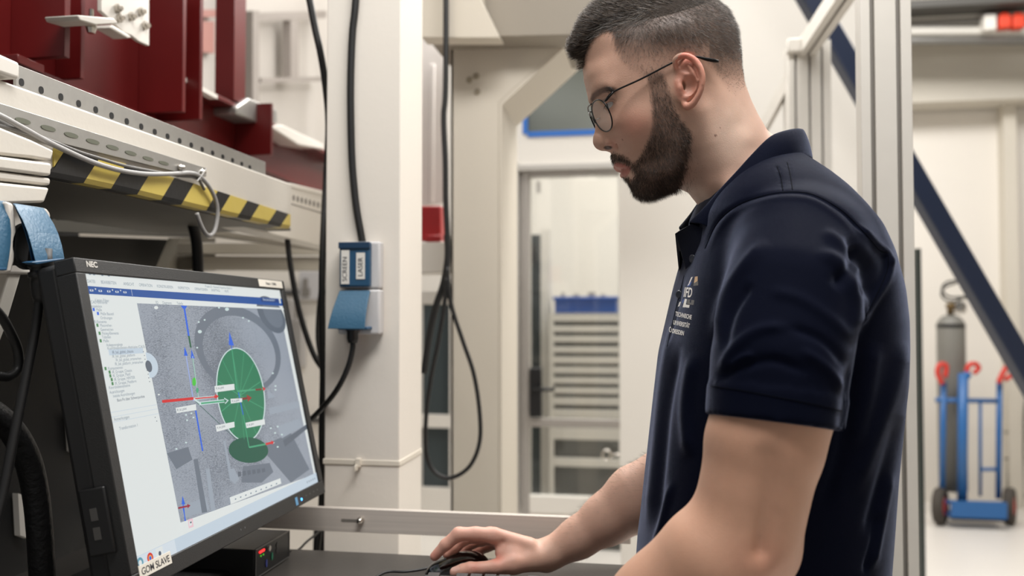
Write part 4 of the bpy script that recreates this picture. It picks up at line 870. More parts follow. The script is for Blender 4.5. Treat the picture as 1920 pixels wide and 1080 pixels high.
for t_, px_, py_, k in rows_:
    x, y = SP(px_, py_)
    if k == 9: fill([(x - .006, y - .0016), (SP(268, py_)[0], y - .0016), (SP(268, py_)[0], y + .0048), (x - .006, y + .0048)], s_bar, px=False)
    if k in (1, 2): fill([(x - .0060, y), (x - .0025, y), (x - .0025, y + .0036), (x - .0060, y + .0036)], s_b if k == 1 else scr('screen_icon_green', (70, 130, 80)), px=False)
    wr(t_, x, y, .0047, s_ink2 if k in (8, 9) else s_ink)
for px_, py_ in ((267,660),(269,667),(270,674),(271.6,681),(274,695),(276,702),(277,709),(278.6,716),(289,783),(292,790)): ellip((px_, py_), (.9, 0), (0, .9), s_ink2, 8)
x0, y0 = SP(205, 786); x1, _ = SP(297, 786)
for py_ in (774, 783, 793): a, q = SP(208, py_); fill([(-hw_, q), (x1, q), (x1, q + .0005), (-hw_, q + .0005)], s_bar, px=False)
wr('Anmerkungen', SP(212, 790)[0], SP(212, 790)[1], .0050, s_ink); wr('Transformation 1', SP(222, 807)[0], SP(222, 807)[1], .0050, s_ink)
# tool strip and task bar
fill([(429,933),(524,897),(526,907),(431,946)], s_white)
for k in range(9): ellip((440 + k * 9.6, 936 - k * 3.6), (1.5, -.5), (0, 1.5), s_ink, 8)
yb2 = SP(330, 1003)[1]; 
fill([(338, 980), (588, 890), (592, 903), (340, 1003)], s_white)
fill([(-hw_, -hh_2), (hw_, -hh_2), (hw_, -hh_2 + .0155), (-hw_, -hh_2 + .0155)], s_bar, px=False); fill([(-hw_, -hh_2), (-hw_ + .078, -hh_2), (-hw_ + .078, -hh_2 + .0150), (-hw_, -hh_2 + .0150)], scr('screen_bar_pale', (206, 216, 224)), px=False)
def icon(x, cols):
    for r_i, c_i in cols: _lay[0] += 1; n = 24; sb_.use(c_i); sb_.add([M(x + r_i * math.cos(2 * math.pi * k / n), -hh_2 + .0078 + r_i * math.sin(2 * math.pi * k / n), .0004 + .0000045 * _lay[0]) for k in range(n)], [tuple(range(n))])
icon(-hw_ + .0070, [(.0058, scr('screen_orb', (90, 150, 170))), (.0030, s_white)]); icon(-hw_ + .0260, [(.0058, s_r), (.0034, scr('screen_gold', (230, 170, 60))), (.0022, s_b)])
fill([(-hw_ + .038, -hh_2 + .001), (-hw_ + .052, -hh_2 + .001), (-hw_ + .052, -hh_2 + .0145), (-hw_ + .038, -hh_2 + .0145)], s_white, px=False); icon(-hw_ + .0450, [(.0026, s_ink2)])
fill([(350, 975), (359, 972), (361, 988), (352, 991)], scr('screen_pink', (226, 190, 200))); fill([(352, 978), (357, 976), (358, 985), (353, 987)], s_white); fill([(354, 979), (357, 978), (357, 981), (355, 982)], s_ink2)
for k in range(5): x = hw_ - .012 - k * .008; fill([(x, -hh_2 + .006), (x + .003, -hh_2 + .006), (x + .003, -hh_2 + .009), (x, -hh_2 + .009)], s_ink, px=False)
sb_.build('display_picture', s_white, mon)

# ---- small computer beside the monitor foot
pc = empty('mini_computer', (-.65, 1.26, ZD), 'small flat black computer lying on the desk under the screen', 'computer')
xF, yN, yF_, zT = -.584, 1.203, 1.322, ZD + .0445
b = MB(); b.box((xF - .13, yN, ZD + .002), (xF - .002, yF_, zT)); b.build('case', mat('case_black', (30, 30, 30), .4), pc, bevel=.0015)
b = MB(); b.box((xF - .002, yN, ZD + .002), (xF, yF_, zT)); fp = b.build('front_panel', mat('panel_black', (22, 22, 23), .35), pc, bevel=.001)
b = MB()
for a, c in (((yN, ZD + .002), (yN + .0014, zT)), ((yF_ - .0014, ZD + .002), (yF_, zT)), ((yN, zT - .0014), (yF_, zT)), ((yN, ZD + .002), (yF_, ZD + .0034))): b.box((xF - .0005, a[0], a[1]), (xF + .0008, c[0], c[1]))
b.build('edge_trim', mat('trim_grey', (110, 108, 106), .35, metal=.5), pc)
def face(y, z, ry, rz, m, nm, th=.0012):
    b = MB(); yy, zz_ = yN + (yF_ - yN) * y, ZD + .002 + (zT - ZD) * z; b.prism([(xF, yy + ry * math.cos(a), zz_ + rz * math.sin(a)) for a in np.linspace(0, 2 * math.pi, 16, endpoint=False)], (th, 0, 0)); b.build(nm, m, pc)
lr = mat('led_red', (255, 40, 40), .4, emit=3.); lgn = mat('led_green', (70, 150, 40), .4, emit=.8)
for y in (.12, .17, .22): face(y, .80, .0026, .0018, lr, 'red_light')
for y in (.14, .21): face(y, .66, .0018, .0014, lgn, 'green_light')
face(.36, .76, .0042, .0042, mat('knob_silver', (200, 196, 190), .3, metal=.6), 'power_button', .003)
face(.62, .70, .0045, .0042, mat('port_hole', (44, 44, 44), .4), 'round_port', .0008); face(.62, .50, .0048, .0045, mat('port_hole', (44, 44, 44), .4), 'round_port', .0008)
face(.46, .42, .0028, .0060, mat('jack_green', (40, 120, 90), .4), 'audio_jack'); face(.30, .30, .0028, .0060, mat('jack_blue', (56, 66, 130), .4), 'audio_jack')
thing(cable('computer_cable', [Vector((xF - .01, yF_ + .0, ZD + .012)), PY(556, 1033, 1.40), PY(575, 1016, 1.48), PY(594, 1000, 1.56), PY(606, 985, 1.62)], .0022, rubber), 'thin black cable leaving the small computer towards the column', 'cable')

# ---- mouse under the hand
mo = empty('computer_mouse', tuple(PZ(862, 1072, ZD)), 'glossy black computer mouse under the right hand', 'mouse')
mf = Field((-.14, -.06, .955), (-.02, .06, 1.01), .0011, TH)
mc = L(866, 1058, -.004, TH); mz = ZD
mf.ell(np.array([mc[0] + .010, mc[1], mz + .012]), (.036, .030, .031), .006); mf.ell(np.array([mc[0] - .014, mc[1], mz + .004]), (.041, .029, .030), .012)
mf.f[:, :, :int((ZD + .001 - .955) / .0011) + 1] = np.maximum(mf.f[:, :, :int((ZD + .001 - .955) / .0011) + 1], .002)
xs3 = mf.ax[0]; g0, = np.where((xs3 > -9)); 
MV, MQ = mf.mesh(); MV = smooth_v(MV, MQ, 3, .4)
cz = (MV[:, 2] > mz + .012) & (np.abs(MV[:, 2] - (mz + .016 + .0 * MV[:, 0])) < .0012)
gb = mat('gloss_black', (8, 8, 9), .08, coat=.6)
np_mesh('mouse_shell', to_world(MV, TH), MQ, [gb], mo)
b = MB(); q = P(812, 1062, TH); pts_ = [Vector(to_world(np.array([[mc[0] - .040 + .0 * k, mc[1] + k * .004, mz + .010]]), TH)[0]) for k in range(-4, 5)]
b.tube(pts_, [.001, .004, .0055, .006, .0062, .006, .0055, .004, .001], 10); b.build('front_edge', mat('smoke_plastic', (110, 108, 104), .3), mo, smooth=True)
b = MB(); wc = Vector(to_world(np.array([[mc[0] - .022, mc[1] + .004, mz + .026]]), TH)[0]); b.lathe([(.002, -.003), (.008, -.003), (.008, .003), (.002, .003)], wc, Vector(FH), 20); b.build('scroll_wheel', mat('wheel_grey', (60, 60, 60), .5), mo, smooth=True)

# ---- keyboard in front
kb = empty('keyboard', tuple(PZ(900, 1110, ZD)), 'low black keyboard at the bottom edge in front of the mouse', 'keyboard')
e0 = P(795, 1069, 1.222); e1 = P(1150, 1085, 1.195); e0.z = e1.z = ZD + .010
ex = (e1 - e0); Lk = .43; ex = ex.normalized(); ey = Vector((0, 0, 1)).cross(ex).normalized(); 
if ey.dot(Vector(FH)) > 0: ey = -ey
b = MB(); o_ = Vector((e0.x, e0.y, ZD + .016)); ey = (ey + Vector((0, 0, -.10))).normalized(); b.prism([o_, o_ + ex * Lk, o_ + ex * Lk + ey * .14, o_ + ey * .14], (0, 0, .012)); [b.box((q_.x - .008, q_.y - .008, ZD), (q_.x + .008, q_.y + .008, q_.z + .002)) for q_ in (o_ + ex * .03 + ey * .02, o_ + ex * (Lk - .03) + ey * .02)]; b.build('key_tray', mat('keyboard_black', (38, 37, 37), .5), kb, bevel=.003)
kt = mat('key_black', (46, 45, 44), .5)
for r in range(6):
    for k in range(21):
        if r == 0 and k in (1, 6, 11, 16): continue
        p0 = o_ + ex * (.008 + k * .0197) + ey * (.006 + r * .0205 + (.004 if r else 0)) + Vector((0, 0, .0122)); b = MB()
        b.prism([p0, p0 + ex * .0165, p0 + ex * .0165 + ey * .0165, p0 + ey * .0165], (0, 0, .005)); b.build('key', kt, kb, bevel=.001)
thing(cable('mouse_cable', [PZ(x, y, ZD + .004) for x, y in ((812,1062),(790,1068),(760,1072),(730,1072),(712,1078),(700,1090),(690,1130))], .0021, rubber), 'thin black mouse cable curling on the desk', 'cable')
# ------------------------------------------------------------------ the person
T0 = 1.06
def attr_mat(name, rough, sss=0., bump=.15, bscale=900., spec=.4, mott=.06):
    m = mat(name, (200, 150, 130), rough, bump=bump, bscale=bscale, spec=spec, sss=sss)
    nt = m.node_tree; b = nt.nodes['Principled BSDF']
    a = nt.nodes.new('ShaderNodeAttribute'); a.attribute_name = 'tone'
    n = nt.nodes.new('ShaderNodeTexNoise'); n.inputs['Scale'].default_value = 90; n.inputs['Detail'].default_value = 5
    hs = nt.nodes.new('ShaderNodeMapRange'); hs.inputs['To Min'].default_value = 1 - mott; hs.inputs['To Max'].default_value = 1 + mott
    tc = nt.nodes.new('ShaderNodeTexCoord'); nt.links.new(tc.outputs['Object'], n.inputs['Vector'])
    nt.links.new(n.outputs['Fac'], hs.inputs['Value'])
    mx = nt.nodes.new('ShaderNodeVectorMath'); mx.operation = 'MULTIPLY'
    cb = nt.nodes.new('ShaderNodeCombineXYZ')
    for k in range(3): nt.links.new(hs.outputs['Result'], cb.inputs[k])
    nt.links.new(a.outputs['Color'], mx.inputs[0]); nt.links.new(cb.outputs[0], mx.inputs[1])
    nt.links.new(mx.outputs[0], b.inputs['Base Color'])
    return m
SKIN = attr_mat('skin', .48, sss=.12)
person = empty('person', (0.16, 1.02, 0.0),
               'person in a navy polo shirt bending towards the screen, one hand on the mouse', 'person')

def lin(c): return np.array(srgb(*c)[:3])
# ---- head: half-width over the profile, interpolated from points (pixel x, pixel y, half-width)
sil = [(1094,118),(1093,132),(1095,150),(1099,166),(1102,178),(1103,188),(1107,200),(1112,214),(1116,228),(1115,243),(1113.5,256),(1115,268),(1120,277),
       (1128,283),(1138,284),(1145,287),(1147,294),(1149,302),(1152,307),(1155,313),(1160,316.5),(1165,318),(1166,322),(1165.5,328),(1169,333),(1176,337),(1183,343),
       (1187,352),(1193,363),(1205,370),(1222,371),(1243,363),(1262,355),(1278,354),(1293,360),(1306,369),(1318,381),(1330,400),(1352,430),
       (1370,470),(1450,480),(1520,420),(1518,340),(1492,288),(1464,264),(1438,246),(1421,218),(1407,189),(1396,159),(1391,132),(1387,100),(1379,55),(1360,18),(1325,-8),
       (1280,-20),(1230,-20),(1175,-8),(1132,18),(1108,48),(1096,84)]
ctl = [(1128,70,.042),(1108,92,.026),(1152,95,.053),(1168,118,.060),(1150,135,.054),(1158,160,.056),(1107,115,.023),(1108,140,.028),(1125,122,.042),(1138,150,.050),
       (1109,165,.024),(1124,166,.040),(1144,170,.050),(1112,190,.010),(1126,199,.0165),(1122,186,.022),(1136,190,.029),(1154,197,.047),(1140,205,.030),(1176,205,.0600),(1210,190,.0665),
       (1240,180,.070),(1138,222,.030),(1155,235,.0455),(1180,240,.0585),(1145,252,.0265),(1165,260,.0425),(1190,265,.054),(1220,250,.062),(1250,230,.068),
       (1118,215,.0065),(1126,226,.0105),(1131,244,.0135),(1122,256,.0095),(1126,268,.0105),(1143,268,.0170),(1156,272,.0225),(1165,285,.0285),
       (1155,297,.0115),(1166,302,.0205),(1184,314,.0300),(1200,300,.0405),(1225,290,.052),(1255,290,.061),(1270,260,.0665),
       (1173,324,.0135),(1183,331,.0210),(1190,346,.0130),(1206,356,.0230),(1200,332,.034),(1225,337,.044),(1228,354,.0260),(1246,344,.033),(1256,328,.053),
       (1268,300,.0610),(1280,270,.0640),(1272,333,.036),(1292,240,.062),(1296,290,.053),(1300,330,.040),(1320,300,.054),(1326,352,.040),(1340,250,.0605),
       (1340,330,.052),(1370,300,.058),(1370,220,.056),(1402,260,.050),(1395,200,.036),(1360,180,.055),(1330,180,.064),(1380,150,.034),(1385,232,.050),(1425,285,.043),
       (1400,340,.062),(1440,330,.066),(1360,400,.055),(1420,420,.07),(1300,90,.076),(1260,90,.0755),(1220,90,.072),(1190,85,.067),(1240,50,.074),(1290,40,.073),
       (1200,40,.060),(1250,10,.052),(1300,12,.052),(1340,60,.058),(1362,100,.045),(1330,110,.068),(1350,140,.055),(1280,150,.071),(1290,200,.067)]
S2 = np.array([L(x, y, 0, T0)[[0, 2]] for x, y in sil])
n_ = len(S2); S2d = np.concatenate([np.linspace(S2[i], S2[(i + 1) % n_], 3)[:-1] for i in range(n_)])
CT = np.array([L(x, y, w, T0) for x, y, w in ctl])
scl = 10.
ev = tps(np.r_[S2d, CT[:, [0, 2]]] * scl, np.r_[np.zeros(len(S2d)), (CT[:, 1] * 10) ** 2])
hd = Field((S2[:, 0].min() - .022, -.1005, S2[:, 1].min() - .01), (S2[:, 0].max() + .022, .1005, S2[:, 1].max() + .02), .0015, T0)
gu, gz = np.meshgrid(hd.ax[0], hd.ax[2], indexing='ij'); G = np.c_[gu.ravel(), gz.ravel()]
sd = poly_sd(G, S2).reshape(gu.shape); W2 = (ev(G * scl) / 100).reshape(gu.shape)
W2 = np.where(sd > 0, np.maximum(W2, .010 * np.minimum(sd, .02)), np.minimum(.010 * sd, 0) + np.minimum(W2, 0) * 0)
du, dz = np.gradient(W2, hd.h); gr = np.sqrt(4 * np.maximum(W2, 0) + du * du + dz * dz + 1e-6)
w_ = hd.ax[1][None, :, None]
hd.f[:] = ((w_ ** 2 - W2[:, None, :]) / np.maximum(gr, 2e-3)[:, None, :] * 1.0).astype(np.float32)
hd.f[:] = np.clip(hd.f, -.05, .05)
H = lambda x, y, w: L(x, y, w, T0)
# eye: lids as a ball in the socket, opened by an almond cut; the eyeball is a child
EYE = H(1152, 193, .0300)
fy = np.array([.36, -.93]); fy /= np.hypot(*fy)                       # down the face, in (u, z)
dn = np.array([fy[0], 0, fy[1]]); fr = np.array([fy[1], 0, -fy[0]])    # face down, face forward
hd.ell(EYE, (.0138, .0138, .0132), .004)
e_out = fr * math.cos(.62) + np.array([0, 1, 0]) * math.sin(.62) + dn * .12; e_out /= np.linalg.norm(e_out)
e_x = np.cross(e_out, dn); e_x /= np.linalg.norm(e_x); e_d = np.cross(e_x, e_out)
hd.ell(EYE + e_out * .0135, (.0118, .0040, .0052), .0012, 'cut', rot=[e_x, e_d, e_out])
hd.chain([EYE + e_out * .0128 + e_x * q * .011 - e_d * (.0042 - .0022 * q * q) + e_out * (-.005 * q * q) for q in (-1, -.5, 0, .5, 1)], .0012, .0015)
hd.chain([H(1134, 176, .030), H(1148, 182, .040), H(1158, 189, .047)], .0009, .0022, 'cut')
# nose wing and nostril, lips
hd.ell(H(1149, 268, .0130), (.0088, .0070, .0066), .003)
hd.chain([H(1152, 258, .0215), H(1158, 266, .0225), H(1158, 276, .0215)], .0012, .003, 'cut')
hd.ell(H(1140, 276.5, .0175), (.0068, .0062, .0028), .0010, 'cut', rot=[[.95, 0, .31], [0, 1, 0], [-.31, 0, .95]])
hd.ell(H(1123, 266, 0), (.0066, .0075, .0080), .007)
hd.chain([H(1157, 309, 0), H(1158, 309.5, .008), H(1166, 311, .017), H(1180, 313, .0245)], [.0034, .0036, .0030, .0014], .003)
hd.chain([H(1169, 325, 0), H(1170, 325, .008), H(1175, 322, .015), H(1182, 317, .022)], [.0034, .0036, .0030, .0014], .003)
hd.chain([H(1159, 317, 0), H(1160, 317.5, .008), H(1168, 317, .018), H(1184, 314.5, .0275)], [.0009, .0009, .0010, .0010], .002, 'cut')
# jaw edge and neck muscle
hd.chain([H(1306, 215, .056), H(1322, 270, .050), H(1338, 325, .040), H(1345, 370, .030)], [.007, .007, .004, .002], .022)
# ear
E_ = lambda x, y, w: H(1230 + .1389 * x, 80 + .1389 * y, w)
hd.ell(E_(430, 500, .0765), (.0150, .0040, .0270), .003, rot=[[.93, .28, -.22], [-.28, .96, 0], [.22, .03, .97]])
hd.ell(E_(300, 600, .0670), (.011, .006, .017), .008)
helix = [(300,395,.0745),(262,300,.0775),(262,225,.0800),(335,178,.0820),(430,182,.0840),(520,235,.0860),(585,325,.0880),(622,430,.0890),(622,550,.0885),(592,670,.0865),(540,770,.0835),(480,840,.0800),(415,862,.0770),(380,820,.0745)]
hq, hr_ = smooth_pts([E_(*q) for q in helix], [.0022,.0030,.0034,.0036,.0037,.0038,.0038,.0037,.0035,.0034,.0036,.0042,.0045,.0035])
hd.chain(hq, hr_, .0016)
hd.chain([E_(335, 400, .0765), E_(420, 440, .080), E_(490, 480, .0825)], [.0018, .0024, .0028], .002)
hd.chain([E_(430, 300, .0815), E_(500, 400, .083), E_(545, 520, .0835), E_(520, 620, .082), E_(455, 700, .0795), E_(410, 745, .077)], [.0016, .0026, .0028, .0028, .0028, .0030], .0022)
hd.ell(E_(432, 575, .0835), (.0092, .0082, .0118), .0018, 'cut', rot=[[.95, 0, -.2], [0, 1, 0], [.2, 0, .95]])
hd.ell(E_(330, 330, .0830), (.0062, .0050, .0062), .002, 'cut')
hd.chain([E_(470, 270, .0880), E_(548, 370, .0900), E_(580, 480, .0910), E_(562, 620, .0890)], [.0022, .0024, .0022, .0018], .0018, 'cut')
hd.ell(E_(365, 590, .0750), (.0030, .0060, .0062), .001, 'cut')
hd.chain([E_(300, 540, .0750), E_(325, 610, .0765), E_(335, 680, .0755)], [.0030, .0038, .0030], .003)
hd.chain([E_(385, 745, .0755), E_(420, 750, .077)], .0028, .002)
hd.mirrored()
HV, HQ = hd.mesh(); HV = smooth_v(HV, HQ, 2, .4)
def near_px(V):
    M = V.copy(); M[:, 1] = np.abs(M[:, 1]); return proj(to_world(M, T0))
hx, hy = near_px(HV)
def blob(x, y, cx, cy, rx, ry): return np.exp(-(((x - cx) / rx) ** 2 + ((y - cy) / ry) ** 2))
base = lin((196, 156, 136)); red = lin((200, 112, 92)); pale = lin((218, 190, 172))
col = np.tile(base, (len(HV), 1))
def tint(col, k, c): return col * (1 - k[:, None]) + c * k[:, None]
col = tint(col, .5 * blob(hx, hy, 1190, 235, 38, 30), lin((180, 112, 94)))
col = tint(col, .35 * blob(hx, hy, 1150, 272, 12, 12), lin((190, 110, 96)))
earm = sstep(.0725, .0775, np.abs(HV[:, 1])) * (np.hypot((hx - 1291) / 34, (hy - 152) / 56) < 1)
col = tint(col, .55 * earm, lin((200, 122, 102)))
col = tint(col, .45 * earm * sstep(126, 106, hy), lin((208, 104, 84)))
col = tint(col, .8 * blob(hx, hy, 1370, 250, 50, 70), pale)
lm = poly_sd(np.c_[hx, hy], np.array([(1146,306),(1160,304.5),(1172,308),(1184,314),(1176,318),(1165,319),(1152,316)], float)) > 0
lm2 = poly_sd(np.c_[hx, hy], np.array([(1160,318),(1184,315),(1180,325),(1174,333),(1166,333),(1162,326)], float)) > 0
col = tint(col, .75 * (lm | lm2).astype(float), lin((176, 98, 90)))
# where hair grows (density 0..1), near-side photograph coordinates
def dens(x, y, poly, soft):
    return sstep(-soft, soft, poly_sd(np.c_[x, y], np.array(poly, float)))
SC = [(1060,126),(1096,122),(1100,100),(1110,78),(1124,62),(1140,55),(1150,66),(1156,92),(1164,112),(1180,128),(1200,140),(1220,152),(1245,140),(1262,112),(1285,98),(1310,104),(1334,118),(1348,140),
      (1362,166),(1380,178),(1400,160),(1420,60),(1400,-80),(1050,-80),(1050,60)]
BE = [(1212,138),(1219,170),(1224,205),(1224,235),(1218,258),(1206,285),(1194,302),(1186,306),(1170,292),(1150,287),(1144,290),(1147,303),(1158,303),(1174,306),(1184,313),(1190,330),(1184,341),(1178,334),(1168,333),(1170,340),
      (1180,350),(1186,372),(1205,392),(1240,382),(1270,358),(1284,320),(1292,285),(1296,250),(1282,232),(1268,212),(1258,185),(1248,150),(1240,134)]
d_sc = dens(hx, hy, SC, 7); d_be = dens(hx, hy, BE, 5)
fade = sstep(128, 52, hy) * .8 + .2
fade = np.where(hx > 1330, sstep(178, 70, hy) * .9 + .1, fade)
d_sc = d_sc * fade * (1 - earm)
d_be = d_be * (1 - earm)
stub = dens(hx, hy, [(1278,235),(1300,260),(1322,300),(1320,345),(1290,362),(1262,362),(1260,300)], 14) * .35
tone_h = lin((74, 60, 52))
col = tint(col, np.clip(d_sc * 1.0, 0, .90), tone_h)
col = tint(col, np.clip(d_be * .62, 0, .62), lin((96, 74, 62)))
col = tint(col, np.clip(stub, 0, .5), lin((128, 104, 92)))
brm = dens(hx, hy, [(1107,186),(1110,176),(1120,168),(1134,162),(1150,163),(1160,169),(1158,171),(1144,170),(1130,175),(1118,183),(1111,192)], 2.5)
col = tint(col, .6 * brm, lin((70, 52, 44)))
col = tint(col, .55 * dens(hx, hy, [(1124,188),(1136,184),(1150,184),(1156,190),(1150,188),(1138,189),(1128,194)], 1.5), lin((70, 44, 40)))
col = tint(col, .25 * blob(hx, hy, 1142, 200, 14, 12), lin((150, 96, 88)))
col = tint(col, .92 * sstep(1.35, .65, ((hx - 1140) / 8.0) ** 2 + ((hy - 277) / 3.8) ** 2), lin((46, 24, 20)))  # shade inside the nostril painted into the skin tone
for mx_, my_, r_ in ((1342,254,2.2),(1288,317,2.2),(1167,262,1.3),(1287,302,1.2),(1350,240,1)):
    col = tint(col, .75 * (np.hypot(hx - mx_, hy - my_) < r_), lin((96, 58, 48)))
HW = to_world(HV, T0); HN = normals(HW, HQ)
body_V, body_Q, body_C = [HW], [HQ], [np.c_[col, np.ones(len(col))]]

# ---- arms and hands
def arm_tone(V, T):
    x, y = proj(to_world(V, T)); c = np.tile(lin((192, 148, 124)), (len(V), 1)); return c, x, y
# the near arm
af = Field((.055, .02, .93), (.36, .33, 1.34), .0022, T0)
A = lambda x, y, w: L(x, y, w, T0)
af.chain([A(1480, 620, .21), A(1452, 760, .232), A(1432, 835, .238), A(1413, 925, .240), A(1400, 985, .240)], [.054, .0535, .0530, .0485, .044], .01, kk=.012)
af.chain([A(1400, 1000, .240), A(1340, 1052, .236), A(1245, 1132, .215), A(1140, 1184, .17), A(1075, 1206, .13)], [.0470, .0475, .0440, .0340, .0270], .018, kk=.03)
af.ell(A(1440, 1040, .235), (.026, .026, .028), .02)
af.chain([A(1442, 860, .2935), A(1436, 960, .2885), A(1425, 1030, .285)], [.001, .002, .001], .022, 'cut')
wr = A(1075, 1206, .13); fb = np.array([-.8, -.45, -.02])
af.chain([wr, wr + fb * .05], [.026, .030], .012)
for k, (o, l1) in enumerate(((-.030, .045), (-.010, .052), (.010, .050), (.028, .040))):
    a0 = wr + fb * .07 + np.array([-.5, .85, 0]) * o * 1.0; a1 = a0 + fb * l1 + ZZ * .004; a2 = a1 + fb * l1 * .7 + np.array([0, 0, -.014])
    af.chain([a0, a1, a2], [.011, .009, .0075], .006)
af.chain([wr + fb * .03 + np.array([0, -.02, 0]), wr + fb * .06 + np.array([-.01, -.048, -.004]), wr + fb * .085 + np.array([-.01, -.062, -.008])], [.014, .011, .009], .008)
AV, AQ = af.mesh(); AV = smooth_v(AV, AQ, 6, .5)
c, x, y = arm_tone(AV, T0)
c = tint(c, .14 * blob(x, y, 1430, 1058, 60, 50), lin((206, 112, 96)))
body_V.append(to_world(AV, T0)); body_Q.append(AQ); body_C.append(np.c_[c, np.ones(len(c))])
# the far forearm and the hand on the mouse
TH = 1.28
hf = Field((-.145, -.095, .955), (.42, .10, 1.42), .0017, TH)
B = lambda x, y, w: L(x, y, w, TH)
hf.chain([B(1440, 520, .045), B(1370, 700, .03), B(1300, 880, .02), B(1250, 912, .015), B(1196, 934, .010), B(1140, 972, .005), B(1085, 1008, 0), B(1024, 1043, 0)],
         [.055, .052, .050, .052, .0470, .0365, .0285, .0225], .01, kk=.012)
hf.ell(B(1020, 1040, 0), (.028, .028, .021), .01)
hf.ell(B(968, 1026, -.006), (.042, .036, .0150), .008, rot=[[.92, 0, -.39], [0, 1, 0], [.39, 0, .92]])
MC = [((990,1026,.014),(926,1004,.0225),.0140,.0118),((990,1026,.002),(919,1003,.001),.0140,.0118),((992,1030,-.010),(923,1008,-.020),.0135,.0112),((994,1034,-.02),(932,1017,-.039),.0130,.0102)]
for a, b, ra, rb in MC: hf.chain([B(*a), B(*b)], [ra, rb], .008)
FG = [[(926,1004,.0225,.0112),(892,1001,.0245,.0098),(860,1001.5,.0260,.0098),(836,1021,.0245,.0084),(815,1043,.021,.0070)],
      [(919,1003,.001,.0115),(893,1005,-.001,.0098),(872,1009,-.003,.0096),(853,1026,-.004,.0084),(838,1038,-.005,.0072)],
      [(923,1008,-.020,.0108),(902,1012,-.025,.0094),(884,1018,-.030,.0090),(866,1031,-.033,.0080),(852,1041,-.034,.0070)],
      [(932,1017,-.039,.0098),(914,1024,-.046,.0084),(898,1032,-.050,.0080),(884,1043,-.051,.0072),(872,1052,-.050,.0064)]]
for f_ in FG: hf.chain([B(q[0], q[1], q[2]) for q in f_], [q[3] for q in f_], .0032, kk=.004)
hf.chain([B(1000, 1050, .018), B(962, 1056, .034), B(930, 1063, .044)], [.0165, .0145, .0110], .010, kk=.008)
hf.chain([B(930, 1063, .044), B(902, 1066, .0475), B(882, 1067, .048), B(868, 1070, .047), B(853, 1073, .045)], [.0108, .0092, .0100, .0094, .0078], .003, kk=.003)
hf.ell(B(952, 1036, .026), (.018, .012, .012), .010)
hf.chain([B(944, 1018, .034), B(930, 1040, .046), B(938, 1052, .058)], [.002, .003, .002], .008, 'cut')
for q, w in (((915,991),.022),((851,992),.026)): pass
RV, RQ = hf.mesh(); RV = smooth_v(RV, RQ, 3, .45)
c, x, y = arm_tone(RV, TH)
c = tint(c, np.full(len(c), .85), lin((218, 176, 156))); c = tint(c, .5 * sstep(1030, 930, x), lin((220, 158, 142)))  # far arm's skin lightened first: light falling on it painted into the tone
c = tint(c, .5 * blob(x, y, 932, 1047, 12, 12), lin((190, 92, 76)))
c = tint(c, .4 * blob(x, y, 816, 1043, 14, 12) + .4 * blob(x, y, 890, 1064, 12, 9), lin((196, 104, 92)))
nail = ((x - 853) / 9) ** 2 + ((y - 1065) / 6) ** 2 < 1
c = tint(c, .6 * nail, lin((232, 190, 178)))
RW = to_world(RV, TH); RN = normals(RW, RQ)
body_V.append(RW); body_Q.append(RQ); body_C.append(np.c_[c, np.ones(len(c))])

# ---- polo shirt
prof = [(292,1440,1500,.035),(300,1405,1524,.058),(320,1365,1556,.088),(350,1335,1594,.122),(385,1308,1628,.152),(420,1288,1657,.172),(470,1281,1680,.183),(540,1262,1699,.188),(600,1248,1706,.188),
        (660,1234,1707,.186),(720,1227,1705,.184),(800,1218,1696,.180),(900,1207,1686,.176),(1000,1196,1679,.174),(1080,1190,1673,.174),(1180,1190,1672,.178),(1260,1196,1672,.18)]
pz = np.array([L(1450, q[0], 0, T0)[2] for q in prof]); pf = np.array([L(q[1], q[0], 0, T0)[0] for q in prof]); pb = np.array([L(q[2], q[0], 0, T0)[0] for q in prof]); ph = np.array([q[3] for q in prof])
sf = Field((.105, -.285, pz[-1]), (.52, .305, pz[0] + .012), .0026, T0)
o = np.argsort(pz); zz = sf.ax[2]
def smoothi(a):
    v = np.interp(zz, pz[o], a[o]); k = np.hanning(15); k /= k.sum(); return np.convolve(np.pad(v, 7, 'edge'), k, 'valid')
uf, ub, hw = smoothi(pf), smoothi(pb), smoothi(ph)
ty_, tf_, tb_ = [np.array([q[i] for q in prof], float) for i in (0, 1, 2)]; tb_[0] += 8
th_ = np.linspace(0, 2 * np.pi, 73)[:-1]
for _ in range(6):                                                     # widen or narrow each section until its outline falls on the traced one
    uc, aa = (uf + ub) / 2, (ub - uf) / 2
    cx_ = np.sign(np.cos(th_)) * np.abs(np.cos(th_)) ** (2 / 2.3); sx_ = np.sign(np.sin(th_)) * np.abs(np.sin(th_)) ** (2 / 2.3)
    Pq = np.stack([uc[:, None] + aa[:, None] * cx_, hw[:, None] * sx_, np.repeat(zz[:, None], 72, 1)], -1)
    x_, y_ = proj(to_world(Pq.reshape(-1, 3), T0)); x_ = x_.reshape(-1, 72); y_ = y_.reshape(-1, 72)
    i0, i1 = x_.argmin(1), x_.argmax(1); r0 = np.arange(len(zz))
    uf = uf + (np.interp(y_[r0, i0], ty_, tf_) - x_[r0, i0]) / FPX * .9; ub = ub + (np.interp(y_[r0, i1], ty_, tb_) - x_[r0, i1]) / FPX * .9
    kk_ = np.hanning(9); kk_ /= kk_.sum(); uf = np.convolve(np.pad(uf, 4, 'edge'), kk_, 'valid'); ub = np.convolve(np.pad(ub, 4, 'edge'), kk_, 'valid')
uc = ((uf + ub) / 2)[None, None, :]; aa = ((ub - uf) / 2)[None, None, :]; hh_ = hw[None, None, :]
U = sf.ax[0][:, None, None]; W = sf.ax[1][None, :, None]
